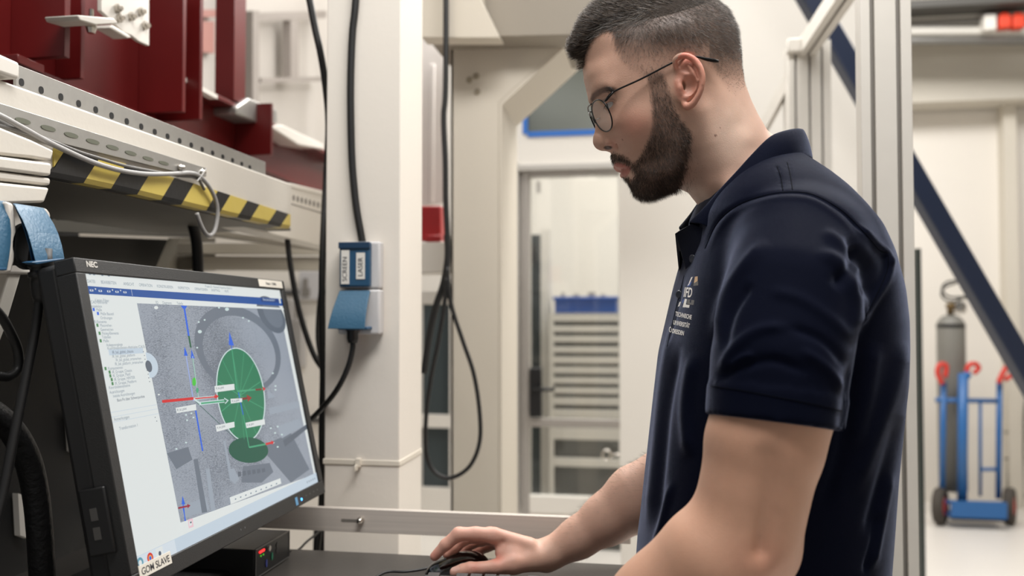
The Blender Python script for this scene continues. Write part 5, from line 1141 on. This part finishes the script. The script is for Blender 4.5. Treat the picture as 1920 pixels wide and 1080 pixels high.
q = ((np.abs(U - uc) / aa) ** 2.3 + (np.abs(W) / hh_) ** 2.3) ** (1 / 2.3)
k1 = np.minimum(aa, hh_); sf.f[:] = ((q - 1) * k1 * .9).astype(np.float32)
sf.f[:, :, -3:] = np.maximum(sf.f[:, :, -3:], .003); sf.f[:, :, :2] = np.maximum(sf.f[:, :, :2], .003)
def sleeve(pts, rr, hem_n, k, cuffr, end=None):
    pts = [np.array(p) for p in pts]; d = None
    g = (U, W, sf.ax[2][None, None, :])
    def cd(a, b, ra, rb):
        ab = b - a; t = np.clip(sum((g[i] - a[i]) * ab[i] for i in range(3)) / (ab @ ab), 0, 1)
        return np.sqrt(sum((g[i] - a[i] - t * ab[i]) ** 2 for i in range(3))) - (ra + (rb - ra) * t)
    for a, b, ra, rb in zip(pts, pts[1:], rr, rr[1:]):
        e = cd(a, b, ra, rb); d = e if d is None else np.minimum(d, e)
    end = pts[-2] if end is None else end; hn = np.array(hem_n); hn = hn / np.linalg.norm(hn)
    pl = sum((g[i] - end[i]) * hn[i] for i in range(3))
    cuff = np.maximum(d - cuffr, np.maximum(pl, -.0305 - pl)); d = np.maximum(d, pl)
    f = sf.f; h2 = np.clip(.5 + .5 * (f - d) / k, 0, 1); f = f * (1 - h2) + d * h2 - k * h2 * (1 - h2)
    sf.f[:] = np.minimum(f, cuff)
S = lambda x, y, w: L(x, y, w, T0)
hl = S(1572, 808, .245) - S(1328, 776, .245); hem = np.cross(hl, [0, 1, .10]); hem *= -np.sign(hem[2])
sleeve([S(1500, 478, .150), S(1482, 560, .200), S(1462, 680, .226), S(1450, 790, .236), S(1446, 880, .238)], [.067, .0675, .0655, .0620, .0605],
       hem, .020, .0018, S(1450, 791, .285))
sleeve([S(1480, 470, -.150), S(1440, 560, -.190), S(1390, 690, -.205), S(1370, 740, -.207)], [.064, .064, .062, .060], S(1370, 740, -.207) - S(1440, 560, -.19), .022, .0016)
# folds raised and pressed along strokes on the near side (photograph pixels), before meshing the cloth
SVv, SQ = sf.mesh(); SVv = smooth_v(SVv, SQ, 4, .5)
def sculpt(V, Q, strokes, T, side=1):
    Wd = to_world(V, T); N = normals(Wd, Q); x, y = proj(Wd)
    vis = sstep(.0, .25, -(N * ((Wd - C0) / np.linalg.norm(Wd - C0, axis=1, keepdims=True))).sum(1)) * (V[:, 1] * side > -.02)
    off = np.zeros(len(V))
    for pts, wd, amp in strokes:
        D, t = line_d(x, y, crom(pts)); off += 1.45 * amp * np.exp(-(D / wd) ** 2) * np.clip(np.sin(math.pi * np.clip(t, .0, 1)) * 2.2, 0, 1) * vis
    Nl = np.c_[N @ R_, -(N @ FH), N @ ZZ]
    return V + Nl * off[:, None]
m_ = .001
strokes = [
 # seams
 ([(1320,470),(1345,415),(1385,382),(1440,364),(1490,360),(1530,368),(1580,398),(1620,440),(1650,470)], 3.0, -1.6 * m_), ([(1326,480),(1352,424),(1390,392),(1442,374),(1490,370),(1530,379),(1575,410),(1612,450)], 5, .8 * m_),
 ([(1455,308),(1463,330),(1468,360)], 2.2, -1.1 * m_), ([(1476,300),(1482,330),(1486,358)], 2.2, -.6 * m_),
 # sleeve folds
 ([(1340,640),(1358,560),(1395,500),(1440,450)], 12, 3.0 * m_), ([(1356,660),(1372,590),(1410,530)], 9, -2.2 * m_),
 ([(1350,700),(1375,655),(1420,620),(1480,612)], 10, 2.4 * m_), ([(1345,715),(1385,690),(1450,675),(1520,700)], 9, -2.0 * m_),
 ([(1600,640),(1560,600),(1500,560),(1440,545)], 11, 1.6 * m_), ([(1590,690),(1545,640),(1480,612)], 9, -2.0 * m_), ([(1585,735),(1550,690),(1500,655)], 9, 2.0 * m_),
 ([(1370,690),(1390,672),(1415,665)], 6, 2.0 * m_),
 ([(1560,540),(1600,490),(1590,440)], 14, -3.5 * m_), ([(1530,470),(1580,500),(1605,560),(1600,640)], 12, 3.5 * m_),
 ([(1605,420),(1640,455),(1662,475),(1668,500)], 7, 3.2 * m_), ([(1595,460),(1625,500),(1618,560)], 12, -6 * m_), ([(1668,480),(1664,520),(1630,575),(1612,610)], 8, 3.0 * m_),
 ([(1540,430),(1590,470),(1612,520)], 10, 2.5 * m_),
 # back drape
 ([(1700,640),(1680,720),(1640,820),(1600,930)], 16, 3.0 * m_), ([(1690,780),(1655,900),(1625,1010)], 13, -3 * m_), ([(1672,880),(1650,980),(1632,1070)], 9, 3.5 * m_), ([(1650,960),(1635,1020),(1620,1078)], 6, -2.5 * m_),
 ([(1600,660),(1590,760),(1575,860),(1540,960)], 14, -3 * m_), ([(1640,640),(1625,740),(1600,840)], 16, 2.5 * m_),
 # front drape
 ([(1262,600),(1240,720),(1226,860),(1212,1000)], 7, 2.6 * m_), ([(1275,640),(1252,760),(1240,880),(1228,1000)], 8, -3.0 * m_), ([(1300,660),(1285,760),(1292,860)], 12, 3.0 * m_), ([(1262,900),(1240,980),(1220,1060)], 7, 2.5 * m_),
 ([(1262,530),(1251,590),(1240,650)], 3, 1.5 * m_), ([(1283,520),(1268,590),(1254,650)], 2.5, -1.2 * m_),
]
SVv = sculpt(SVv, SQ, strokes, T0)
# hem stitch of the sleeve
Wd = to_world(SVv, T0)
NK = mat('navy_knit', (7, 11, 27), .8, bump=.35, bscale=1400, var=.10, vscale=500, spec=.05)
nb = NK.node_tree.nodes['Principled BSDF']; nb.inputs['Sheen Weight'].default_value = .42; nb.inputs['Sheen Roughness'].default_value = .23; nb.inputs['Sheen Tint'].default_value = (.60, .67, .95, 1)
polo = np_mesh('polo_shirt', Wd, SQ, [mat('navy_knit', (11, 15, 27), .75, bump=.35, bscale=1400, var=.10, vscale=500, spec=.2)], person)
polo['label'] = 'navy short-sleeved polo shirt'
from mathutils.bvhtree import BVHTree
polo_bvh = BVHTree.FromPolygons([tuple(v) for v in Wd], [tuple(q_) for q_ in SQ.tolist()])
def on_polo(px, py, lift=.0006):
    d = Vector(ray(px, py)).normalized(); h = polo_bvh.ray_cast(Vector(C0), d)
    return h[0] - d * lift if h[0] is not None else None
# ---- torso core inside the shirt, legs and feet that carry the figure
lf = Field((.12, -.22, .02), (.52, .24, 1.50), .006, T0)
hip = S(1440, 1180, 0)
lf.chain([S(1455, 500, 0), S(1460, 700, 0), hip], [.05, .09, .09], .03)
for s in (1, -1):
    lf.chain([S(1470, 480, s * .11), S(1440, 700, s * .08)], [.05, .07], .03)
    lf.chain([hip + np.array([0, s * .09, -.05]), hip + np.array([-.01, s * .10, -.45]), np.array([hip[0] + .02, s * .11, .10])], [.075, .055, .042], .02)
LV, LQ = lf.mesh(); LV = smooth_v(LV, LQ, 3)
body_V.append(to_world(LV, T0)); body_Q.append(LQ); body_C.append(np.tile(np.r_[lin((206, 158, 136)), 1], (len(LV), 1)))
k = 0; QQ = []
for V_, Q_ in zip(body_V, body_Q): QQ.append(Q_ + k); k += len(V_)
body = np_mesh('body', np.concatenate(body_V), np.concatenate(QQ), [SKIN], person, np.concatenate(body_C))
tf = Field((.10, -.25, .05), (.56, .27, .93), .006, T0)
tf.chain([hip + np.array([0, .05, .0]), hip + np.array([0, -.05, .0])], [.125, .125], .02)
for s in (1, -1):
    tf.chain([hip + np.array([0, s * .09, -.05]), hip + np.array([-.01, s * .10, -.45]), np.array([hip[0] + .02, s * .11, .12])], [.10, .075, .062], .03)
TV, TQ = tf.mesh(); TV = smooth_v(TV, TQ, 3)
np_mesh('trousers', to_world(TV, T0), TQ, [mat('dark_denim', (30, 32, 40), .85, bump=.3, bscale=900)], person)
for s in (1, -1):
    ff = Field((.05, -.3, -.004), (.5, .3, .16), .005, T0)
    c0 = np.array([hip[0] + .03, s * .11, 0])
    ff.chain([c0 + [0.02, 0, .05], c0 + [-.08, 0, .045], c0 + [-.17, 0, .032]], [.047, .045, .030], .01); ff.ell(c0 + [.02, 0, .07], (.05, .045, .06), .02)
    ff.f[:, :, :int(.008 / .005) + 1] = np.maximum(ff.f[:, :, :int(.008 / .005) + 1], .003)
    FV, FQ = ff.mesh(); np_mesh('shoe', to_world(FV, T0), FQ, [mat('black_leather', (24, 23, 23), .5)], person)

# ---- collar: a folded strip round the neck
top = [(1503,242,.000),(1492,238,.022),(1470,241,.040),(1443,252,.052),(1412,281,.060),(1380,315,.062),(1350,347,.057),(1326,376,.047),(1306,398,.037),(1290,414,.028)]
low = [(1524,300,.000),(1519,296,.028),(1497,293,.055),(1462,305,.074),(1430,334,.083),(1404,362,.086),(1383,384,.084),(1362,405,.078),(1347,420,.072),(1333,430,.066)]
fold = [(1507,243,.000),(1499,243,.026),(1478,247,.046),(1448,258,.058),(1418,287,.067),(1388,322,.070),(1359,354,.066),(1334,383,.057),(1312,404,.047),(1296,418,.038)]
inn = [(1494,300,.0),(1480,300,.022),(1462,305,.040),(1440,312,.050),(1412,335,.055),(1385,365,.056),(1358,392,.051),(1336,410,.042),(1316,428,.034),(1300,440,.026)]
def ring(r, per=5):
    pts = spline([Vector(S(*q)) for q in r], per); near = [np.array(p) for p in pts]
    far = [p * [1, -1, 1] for p in near[1:]][::-1]; return far + near
rows = [ring(r) for r in (inn, top, fold)]
lowr = ring(low); foldr = rows[2]
for t in (.33, .66): rows.append([a * (1 - t) + b * t + np.array([0, np.sign(a[1]) * .003, .002]) for a, b in zip(foldr, lowr)])
rows.append(lowr)
rows = np.array(rows); nr, nc = rows.shape[:2]
idx = np.arange(nr * nc).reshape(nr, nc)
CQ = np.stack([idx[:-1, :-1], idx[:-1, 1:], idx[1:, 1:], idx[1:, :-1]], -1).reshape(-1, 4)
collar = np_mesh('collar', to_world(rows.reshape(-1, 3), T0), CQ, [NK], person)
so = collar.modifiers.new('thick', 'SOLIDIFY'); so.thickness = .0022; so.offset = 0
ss = collar.modifiers.new('sub', 'SUBSURF'); ss.levels = ss.render_levels = 2
# open placket with the dark inside of the neckline, buttons
pk = MB()
pl_ = [S(*q) for q in [(1268,437,.004),(1297,420,.034),(1330,432,.058),(1318,462,.052),(1300,490,.036),(1286,505,.022),(1277,470,.008)]]
pw = [Vector(to_world(np.array([q]), T0)[0]) for q in pl_]; pk.prism(pw, Vector(FH) * .004)
pf_ = [Vector(to_world(np.array([q * [1, -1, 1]]), T0)[0]) for q in pl_]; pk.prism(pf_, Vector(FH) * -.004)
for i in range(len(pw)):
    if i in (0, 6): pk.add([pw[i], pw[(i + 1) % 7], pf_[(i + 1) % 7], pf_[i]], [(0, 1, 2, 3)])
pk.build('placket', mat('navy_knit_inside', (16, 19, 32), .9, bump=.3, bscale=1400, spec=.1), person)
for bx_, by_ in ((1299, 485), (1274, 552)):
    p = on_polo(bx_, by_, .001)
    if p is None: continue
    n = Vector((-CA, -SA, 0)) * .8 + Vector(-FH) * .6
    b_ = MB(); b_.lathe([(.0045, 0), (.0050, .0010), (.0042, .0020), (.0030, .0014), (0, .0014)], p, n, 20); b_.build('button', mat('navy_button', (34, 36, 46), .3), person, smooth=True)
# chest print, wrapped on the cloth
def decal(b, body_, size, org, ex, ey, m, sx=1., bold=0.):
    tmp = MB(); text_mesh(body_, 1., (0, 0, 0), (1, 0, 0), (0, 1, 0), m, tmp, lift=0, sx=sx, bold=bold)
    vs_ = []
    for v in tmp.v:
        p = on_polo(org[0] + ex[0] * v[0] * size + ey[0] * v[1] * size, org[1] + ex[1] * v[0] * size + ey[1] * v[1] * size); vs_.append(p or Vector((0, 0, -1)))
    b.use(m); b.add(vs_, tmp.f)
def patch(b, pts, m):
    vs_ = [on_polo(*q) for q in pts]
    if all(v is not None for v in vs_): b.use(m); b.add(vs_, [tuple(range(len(vs_)))])
pr = MB(); wht = mat('print_white', (226, 222, 216), .7)
patch(pr, [(1296,520),(1299,519),(1292,534),(1289,536)], wht); patch(pr, [(1291,530),(1297,528),(1294,536),(1288,538)], mat('print_blue', (30, 72, 140), .7))
patch(pr, [(1303,519),(1308,518),(1308,527),(1301,531)], mat('print_tan', (196, 164, 128), .7)); patch(pr, [(1301,529),(1309,528),(1309,535),(1300,536)], mat('print_grey', (96, 94, 92), .7))
decal(pr, 'IFD', 25, (1281, 556), (.42, .04), (.16, -1), wht, 1, .02)
patch(pr, [(1278,562),(1283,561),(1280,569),(1275,571)], mat('print_blue', (30, 72, 140), .7)); patch(pr, [(1274,566),(1277,566),(1274,574),(1271,575)], wht)
patch(pr, [(1284,560),(1288,561),(1286,571),(1293,572),(1292,577),(1280,576)], wht); patch(pr, [(1289,561),(1302,563),(1300,572),(1288,570)], mat('print_grey', (96, 94, 92), .7))
decal(pr, 'TECHNISCHE', 11.5, (1266, 592), (.44, .10), (.12, -1), wht, 1, .02)
decal(pr, 'UNIVERSITÄT', 11.5, (1262, 608), (.44, .10), (.12, -1), wht, 1, .02)
decal(pr, 'DRESDEN', 11.5, (1260, 624), (.44, .10), (.12, -1), wht, 1, .02)
for k in range(8):
    a0, a1 = k * math.pi / 4, (k + 1) * math.pi / 4; e = lambda a, r: (1257 + 2.6 * r * math.cos(a), 618 + 5.6 * r * math.sin(a))
    patch(pr, [e(a0, 1), e(a1, 1), e(a1, .7), e(a0, .7)], wht)
pr.build('chest_print', wht, polo).location = (0, 0, 0)

# seams of the shirt: thin raised threads lying on the cloth
thr = mat('seam_thread', (5, 7, 15), .9, spec=.05)
for pts in ([(1322,466),(1345,418),(1385,384),(1440,365),(1490,360),(1530,367),(1580,396),(1622,438),(1648,468),(1664,474)], [(1457,312),(1464,332),(1468,358)], [(1476,304),(1482,330),(1486,356)],
            [(1334,724),(1400,734),(1480,749),(1540,761),(1578,771)], [(1283,516),(1272,560),(1260,610),(1251,650)], [(1666,478),(1664,505),(1650,540),(1630,580),(1612,612)]):
    run = []
    for q in crom(pts, 8):
        h = on_polo(q[0], q[1], .0001)
        if h is not None and (not run or (h - run[-1]).length < .02): run.append(h)
    if len(run) > 3: b = MB(); b.tube(run, .00055, 6); b.build('seam', thr, polo, smooth=True)
# ---- eyes
ew = mat('eye_white', (196, 190, 188), .15, coat=.5); ei = mat('iris', (70, 48, 34), .2, coat=.5); ep = mat('pupil', (8, 8, 9), .1, coat=1)
for s in (1, -1):
    c = EYE * [1, s, 1]; look = np.array([-.90, s * .10, -.40]); look /= np.linalg.norm(look)
    cw = Vector(to_world(np.array([c]), T0)[0]); lw = Vector(R_ * look[0] - FH * look[1] + ZZ * look[2])
    b = MB(); r = .0118
    prof_ = [(r * math.sin(a), r * math.cos(a)) for a in np.linspace(math.pi, 0, 26)]
    b.use(ew); b.lathe([q_ for q_ in prof_], cw, lw, 32)
    b.use(ei); b.lathe([(r * 1.012 * math.sin(a), r * 1.012 * math.cos(a)) for a in np.linspace(.50, .2, 6)], cw, lw, 32)
    b.use(ep); b.lathe([(r * 1.014 * math.sin(a), r * 1.014 * math.cos(a)) for a in np.linspace(.21, 0, 4)], cw, lw, 32)
    b.build('eye', ew, person, smooth=True)

# ---- hair, beard, brows: strands grown on the skin
rng = np.random.default_rng(4)
def strands(name, root, d0, d1, length, rad, m, curl=.15, label=None, segs=4, parent=person, tone=((38, 31, 27), (128, 112, 98))):
    n = len(root); length = np.asarray(length)[:, None]; d0 = d0 / np.linalg.norm(d0, axis=1, keepdims=True); d1 = d1 / np.linalg.norm(d1, axis=1, keepdims=True)
    pts = [root]; p = root; jit = rng.normal(0, curl, (n, 3))
    for k in range(segs):
        t = (k + .5) / segs; d = d0 * (1 - t) + d1 * t + jit * t; d /= np.linalg.norm(d, axis=1, keepdims=True); p = p + d * length / segs; pts.append(p)
    Pn = np.stack(pts, 1); ax = Pn[:, -1] - Pn[:, 0]; ax /= np.linalg.norm(ax, axis=1, keepdims=True) + 1e-9
    a = np.cross(ax, rng.normal(0, 1, (n, 3))); a /= np.linalg.norm(a, axis=1, keepdims=True) + 1e-9; b = np.cross(ax, a)
    rr = np.array([1, .95, .8, .55, .12])[:segs + 1] if segs == 4 else np.linspace(1, .15, segs + 1)
    V = []
    for k in range(3):
        th = 2 * math.pi * k / 3; V.append(Pn + (a * math.cos(th) + b * math.sin(th))[:, None, :] * rr[None, :, None] * np.asarray(rad).reshape(-1, 1, 1))
    V = np.stack(V, 2).reshape(-1, 3); base_ = (np.arange(n) * (segs + 1) * 3)[:, None, None]
    loc = np.array([[s * 3 + k, s * 3 + (k + 1) % 3, (s + 1) * 3 + (k + 1) % 3, (s + 1) * 3 + k] for s in range(segs) for k in range(3)])
    Q = (base_ + loc[None]).reshape(-1, 4)
    tn = lin(tone[0]) + (lin(tone[1]) - lin(tone[0])) * (rng.random((n, 1)) ** 2.2); tn = np.repeat(np.c_[tn, np.ones(n)], (segs + 1) * 3, 0)
    o = np_mesh(name, V, Q, [m], parent, tn)
    if label: o['label'] = label
    return o
def pick(V, Q, N, weight, count):
    "random points on the faces, by area x weight"
    ar = np.linalg.norm(np.cross(V[Q[:, 2]] - V[Q[:, 0]], V[Q[:, 3]] - V[Q[:, 1]]), axis=1) / 2; w = ar * weight[Q].mean(1); w /= w.sum()
    f = rng.choice(len(Q), count, p=w); a, b = rng.random((2, count, 1)); q_ = Q[f]
    p = (V[q_[:, 0]] * (1 - a) + V[q_[:, 1]] * a) * (1 - b) + (V[q_[:, 3]] * (1 - a) + V[q_[:, 2]] * a) * b
    n = N[q_].mean(1); return p, n / np.linalg.norm(n, axis=1, keepdims=True), f
def mirr_px(Pw):
    Q_ = Pw - C0 * [1, 1, 0]; w = T0 - Q_ @ FH; M = np.c_[Q_ @ R_, np.abs(w), Pw[:, 2]]; x, y = proj(to_world(M, T0)); return x, y, w
def strand_mat(name, rough):
    m = mat(name, (60, 50, 44), rough, spec=.6); a = m.node_tree.nodes.new('ShaderNodeAttribute'); a.attribute_name = 'tone'
    m.node_tree.links.new(a.outputs['Color'], m.node_tree.nodes['Principled BSDF'].inputs['Base Color']); return m
hair_m = strand_mat('hair_dark', .38); beard_m = strand_mat('beard_dark', .45)
# the long top: the scalp raised into a cap
bl = crom([(1095,127),(1098,104),(1108,80),(1123,63),(1146,55),(1190,46),(1250,34),(1310,16),(1370,-8),(1400,-30)], 6)
above = dens(hx, hy, [(1095,127),(1098,104),(1108,80),(1123,63),(1146,55),(1190,46),(1250,34),(1310,16),(1370,-8),(1420,-30),(1420,-300),(900,-300),(900,127)], .1) > .5
Db, Tb = line_d(hx, hy, bl)
sdb = np.where(above, Db, -Db)
frt = sstep(.62, .12, Tb)
thick = (.0148 * frt + .0085 * (1 - frt)) * sstep(0, 1, sdb / (10 + 80 * (1 - frt)))
thick = np.where(sdb > -2, thick - .0012 * (sdb < 3), -.003) * (1 - earm)
lump = .0012 * np.sin(HV[:, 2] * 900 + HV[:, 1] * 240 + 3 * np.sin(HV[:, 0] * 160)) * frt
Cn = HN * np.array([1, 1, 1]); CV = HW + Cn * (thick + lump * (thick > .004))[:, None]
keep = (sdb[HQ] > -3).all(1) & (HV[HQ][:, :, 2] > 1.55).all(1); CQ2 = HQ[keep]
us, inv = np.unique(CQ2, return_inverse=True); capV = CV[us]; capQ = inv.reshape(CQ2.shape)
capV = smooth_v(capV, capQ, 4, .5)
hair = np_mesh('hair', capV, capQ, [mat('hair_mass', (44, 37, 32), .85, bump=.6, bscale=300, spec=.15)], person); hair['label'] = 'short dark hair swept forward on top'
capN = normals(capV, capQ)
wt = sstep(.0005, .003, thick[us]) * (1 + 2.0 * frt[us])
p, n, _ = pick(capV, capQ, capN, wt, 42000)
x, y, w = mirr_px(p); cf = sstep(1240, 1110, x)[:, None]
flow = -R_ * 1.0 + ZZ * (.10 - .28 * cf) + (-FH * np.sign(w)[:, None] * .10)
flow = flow + (rng.normal(0, .12, p.shape)); dd = n * (.28 + .30 * cf) + flow * .9
rear = sstep(1300, 1380, x)[:, None]; dd = dd * (1 - rear) + (n * .5 + R_ * .3 - ZZ * .6 + rng.normal(0, .2, p.shape)) * rear
fl1 = flow * .9 + n * .22 * cf + ZZ * (.18 * cf)
strands('hair_strands', p - n * .003, dd, fl1 * (1 - rear) + dd * rear, rng.uniform(.008, .019, len(p)) * (1 - .55 * rear[:, 0]), rng.uniform(.00014, .00027, len(p)), hair_m, .16, parent=hair).location = (0, 0, 0)
# locks falling from the top over the clipped side
sc_ = sdb[us]; p, n, _ = pick(capV, capQ, capN, ((sc_ > -1) & (sc_ < 26)).astype(float) * (capV[:, 2] > 1.55), 6000)
x, y, w = mirr_px(p); rr_ = sstep(1180, 1300, x)[:, None]
fl = (-R_ * .8 - ZZ * .35) * (1 - rr_) + (R_ * .25 - ZZ * .95) * rr_
strands('hair_strands', p - n * .001, n * .30 + fl + rng.normal(0, .14, p.shape), fl + n * .02, rng.uniform(.008, .015, len(p)), rng.uniform(.00013, .00022, len(p)), hair_m, .16, parent=hair)
# clipped sides
d_side = d_sc * (1 - sstep(10, 26, sdb) * frt - sstep(50, 80, sdb) * (1 - frt))
p, n, _ = pick(HW, HQ, HN, d_side + .0, 26000)
x, y, w = mirr_px(p); ln = np.interp(y, [0, 50, 90, 130, 180], [.008, .0065, .0038, .0020, .0014]) * rng.uniform(.7, 1.2, len(p))
dn_ = R_ * .55 - ZZ * .75; tmp_ = sstep(1240, 1150, x)[:, None]; dirf = (dn_ * (1 - tmp_) + (-R_ * .35 - ZZ * .9) * tmp_)
strands('hair_strands', p, n * .55 + dirf * .7 + rng.normal(0, .2, p.shape), n * .25 + dirf, ln, rng.uniform(.00010, .00016, len(p)), hair_m, .2, segs=3, parent=hair).location = (0, 0, 0)
# beard
p, n, _ = pick(HW, HQ, HN, d_be * (.55 + .45 * sstep(150, 215, hy)) + stub * .12, 15000)
x, y, w = mirr_px(p); ln = np.interp(y, [135, 180, 230, 300, 360], [.0025, .0040, .0060, .0075, .0085]) * rng.uniform(.6, 1.15, len(p))
ln = np.where(x < 1190, np.minimum(ln, .0052), ln); ln = np.where(x > 1296, .0014, ln)
bd = R_ * .35 - ZZ * .85; dirf = np.where((x < 1190)[:, None], R_ * .30 - ZZ * .8, bd)
beard = strands('beard', p, n * .55 + dirf * .6 + rng.normal(0, .22, p.shape), n * .22 + dirf, ln, rng.uniform(.00011, .00018, len(p)), beard_m, .28, 'short dark boxed beard and moustache', segs=3, tone=((46, 34, 27), (104, 82, 68)))
# brows and lashes
br = dens(hx, hy, [(1107,186),(1110,176),(1120,168),(1134,163),(1143,164),(1147,168),(1143,170),(1130,175),(1118,183),(1111,192)], 1.5)
p, n, _ = pick(HW, HQ, HN, br, 4200)
x, y, w = mirr_px(p); bdir = R_ * .75 + ZZ * (.40 - .75 * sstep(1126, 1146, x))[:, None]
strands('eyebrow', p, n * .35 + bdir + rng.normal(0, .12, p.shape), n * .1 + bdir, rng.uniform(.005, .009, len(p)), np.full(len(p), .00017), beard_m, .15, segs=3, tone=((30, 23, 20), (60, 46, 40)))
E2, E3 = [], []
for s in (1, -1):
    for q in np.linspace(-.9, .5, 15):
        c = EYE + e_out * (.0132 - .0045 * q * q) + e_x * q * .0105 - e_d * (.0020 - .0014 * q * q)
        E2.append(c * [1, s, 1]); dq = (e_out * .7 + e_d * .55 + e_x * q * .4); E3.append(dq * [1, s, 1])
E2 = to_world(np.array(E2), T0); E3 = np.array(E3); E3 = E3[:, 0:1] * R_ - E3[:, 1:2] * FH + E3[:, 2:3] * ZZ
strands('eyelashes', E2, E3, E3 - ZZ * .2, np.full(len(E2), .0065), np.full(len(E2), .00013), mat('lash', (16, 13, 12), .6), .08)
# fine arm hair
x, y = proj(RW); wgt = sstep(1020, 1080, x) * (x < 1240) * (.25 + sstep(.1, .8, RN[:, 2]))
p, n, _ = pick(RW, RQ, RN, wgt, 1500)
strands('arm_hair', p, n * .5 - R_ * .6 + rng.normal(0, .3, p.shape), n * .2 - R_ * .8 - ZZ * .1 + rng.normal(0, .2, p.shape), rng.uniform(.004, .010, len(p)), np.full(len(p), .00006), mat('arm_hair', (70, 52, 42), .5), .25, segs=3)

# ---- glasses
gl = empty('glasses', tuple(to_world(np.array([H(1120, 200, 0)]), T0)[0]), 'thin black metal round glasses worn by the man at the screen', 'glasses')
gm = mat('black_metal', (20, 19, 20), .3, metal=.6)
vdir = np.array([.41, 0, -.91]); vdir /= np.linalg.norm(vdir)
gc = H(1128, 216, .0335)
def W_(q): return Vector(to_world(np.array([q]), T0)[0])
for s in (1, -1):
    hx_ = np.array([math.sin(.25), math.cos(.25), .0]); rim = []
    for k in range(41):
        a = 2 * math.pi * k / 40; ca, sa = math.cos(a), math.sin(a)
        rx, ry = .0245, .0205 * (1.0 if sa > 0 else .92)
        q = gc + hx_ * (np.sign(ca) * abs(ca) ** .9 * rx) + vdir * (np.sign(sa) * abs(sa) ** .9 * ry); rim.append(q * [1, s, 1])
    b = MB(); b.tube([W_(q) for q in rim], .0009, 8, False); fr_ = b.build('lens_rim', gm, gl, smooth=True)
    b = MB(); n0 = np.cross(hx_, vdir) * .0006
    b.add([W_(q) for q in rim[:-1]] + [W_(q + n0 * [1, s, 1]) for q in rim[:-1]], [tuple(range(40)), tuple(range(79, 39, -1))])
    lm_ = bpy.data.materials.get('spectacle_lens')
    if not lm_:
        lm_ = bpy.data.materials.new('spectacle_lens'); lm_.use_nodes = True; nt = lm_.node_tree
        for nn in list(nt.nodes): nt.nodes.remove(nn)
        ou = nt.nodes.new('ShaderNodeOutputMaterial'); tr = nt.nodes.new('ShaderNodeBsdfTransparent'); gls = nt.nodes.new('ShaderNodeBsdfGlossy'); mxx = nt.nodes.new('ShaderNodeMixShader')
        mxx.inputs[0].default_value = .07; gls.inputs['Roughness'].default_value = .02
        nt.links.new(tr.outputs[0], mxx.inputs[1]); nt.links.new(gls.outputs[0], mxx.inputs[2]); nt.links.new(mxx.outputs[0], ou.inputs[0])
    b.build('lens', lm_, gl)
    hinge = (gc + hx_ * .0250 - vdir * .012) * [1, s, 1]
    b = MB(); tp = [W_(hinge)] + [W_(H(*q) * [1, s, 1]) for q in ((1150,172.5,.0655),(1200,149,.0715),(1255,120.5,.0765),(1285,106,.0765),(1306,106.5,.0765),(1325,111,.0745),(1347,115,.0710))]
    b.tube(spline(tp, 6), [.0011] * 31 + [.0012, .0013, .0015, .0017, .0019, .002, .0021, .0022, .0022, .0021, .0018, .0014], 8); b.build('temple_arm', gm, gl, smooth=True)
    b = MB(); b.tube([W_(hinge), W_(hinge + np.array([.001, s * .003, 0])), W_(H(1150,172.5,.0655) * [1, s, 1])], .0013, 8); b.build('hinge', gm, gl, smooth=True)
    b = MB(); b.tube([W_(q * [1, s, 1]) for q in (gc - hx_ * .022 + vdir * .001, gc - hx_ * .0235 + np.array([.007, 0, .002]), gc - hx_ * .0250 + np.array([.010, 0, -.002]))], .0006, 6); b.build('nose_pad_arm', mat('steel_wire', (190, 186, 180), .2, metal=1.), gl, smooth=True)
b = MB(); tl = gc - hx_ * .0215 - vdir * .010; b.tube(spline([W_(tl), W_((tl + tl * [1, 0, 1]) * .5 + np.array([-.002, tl[1] * 0 - 0, .001])), W_(tl * [1, -1, 1])], 6), .0010, 8)
tl = gc - hx_ * .014 - vdir * .0185; b.tube(spline([W_(tl), W_(tl * [1, 0, 1] + np.array([-.002, 0, .001])), W_(tl * [1, -1, 1])], 6), .0009, 8)
b.build('bridge', gm, gl, smooth=True)
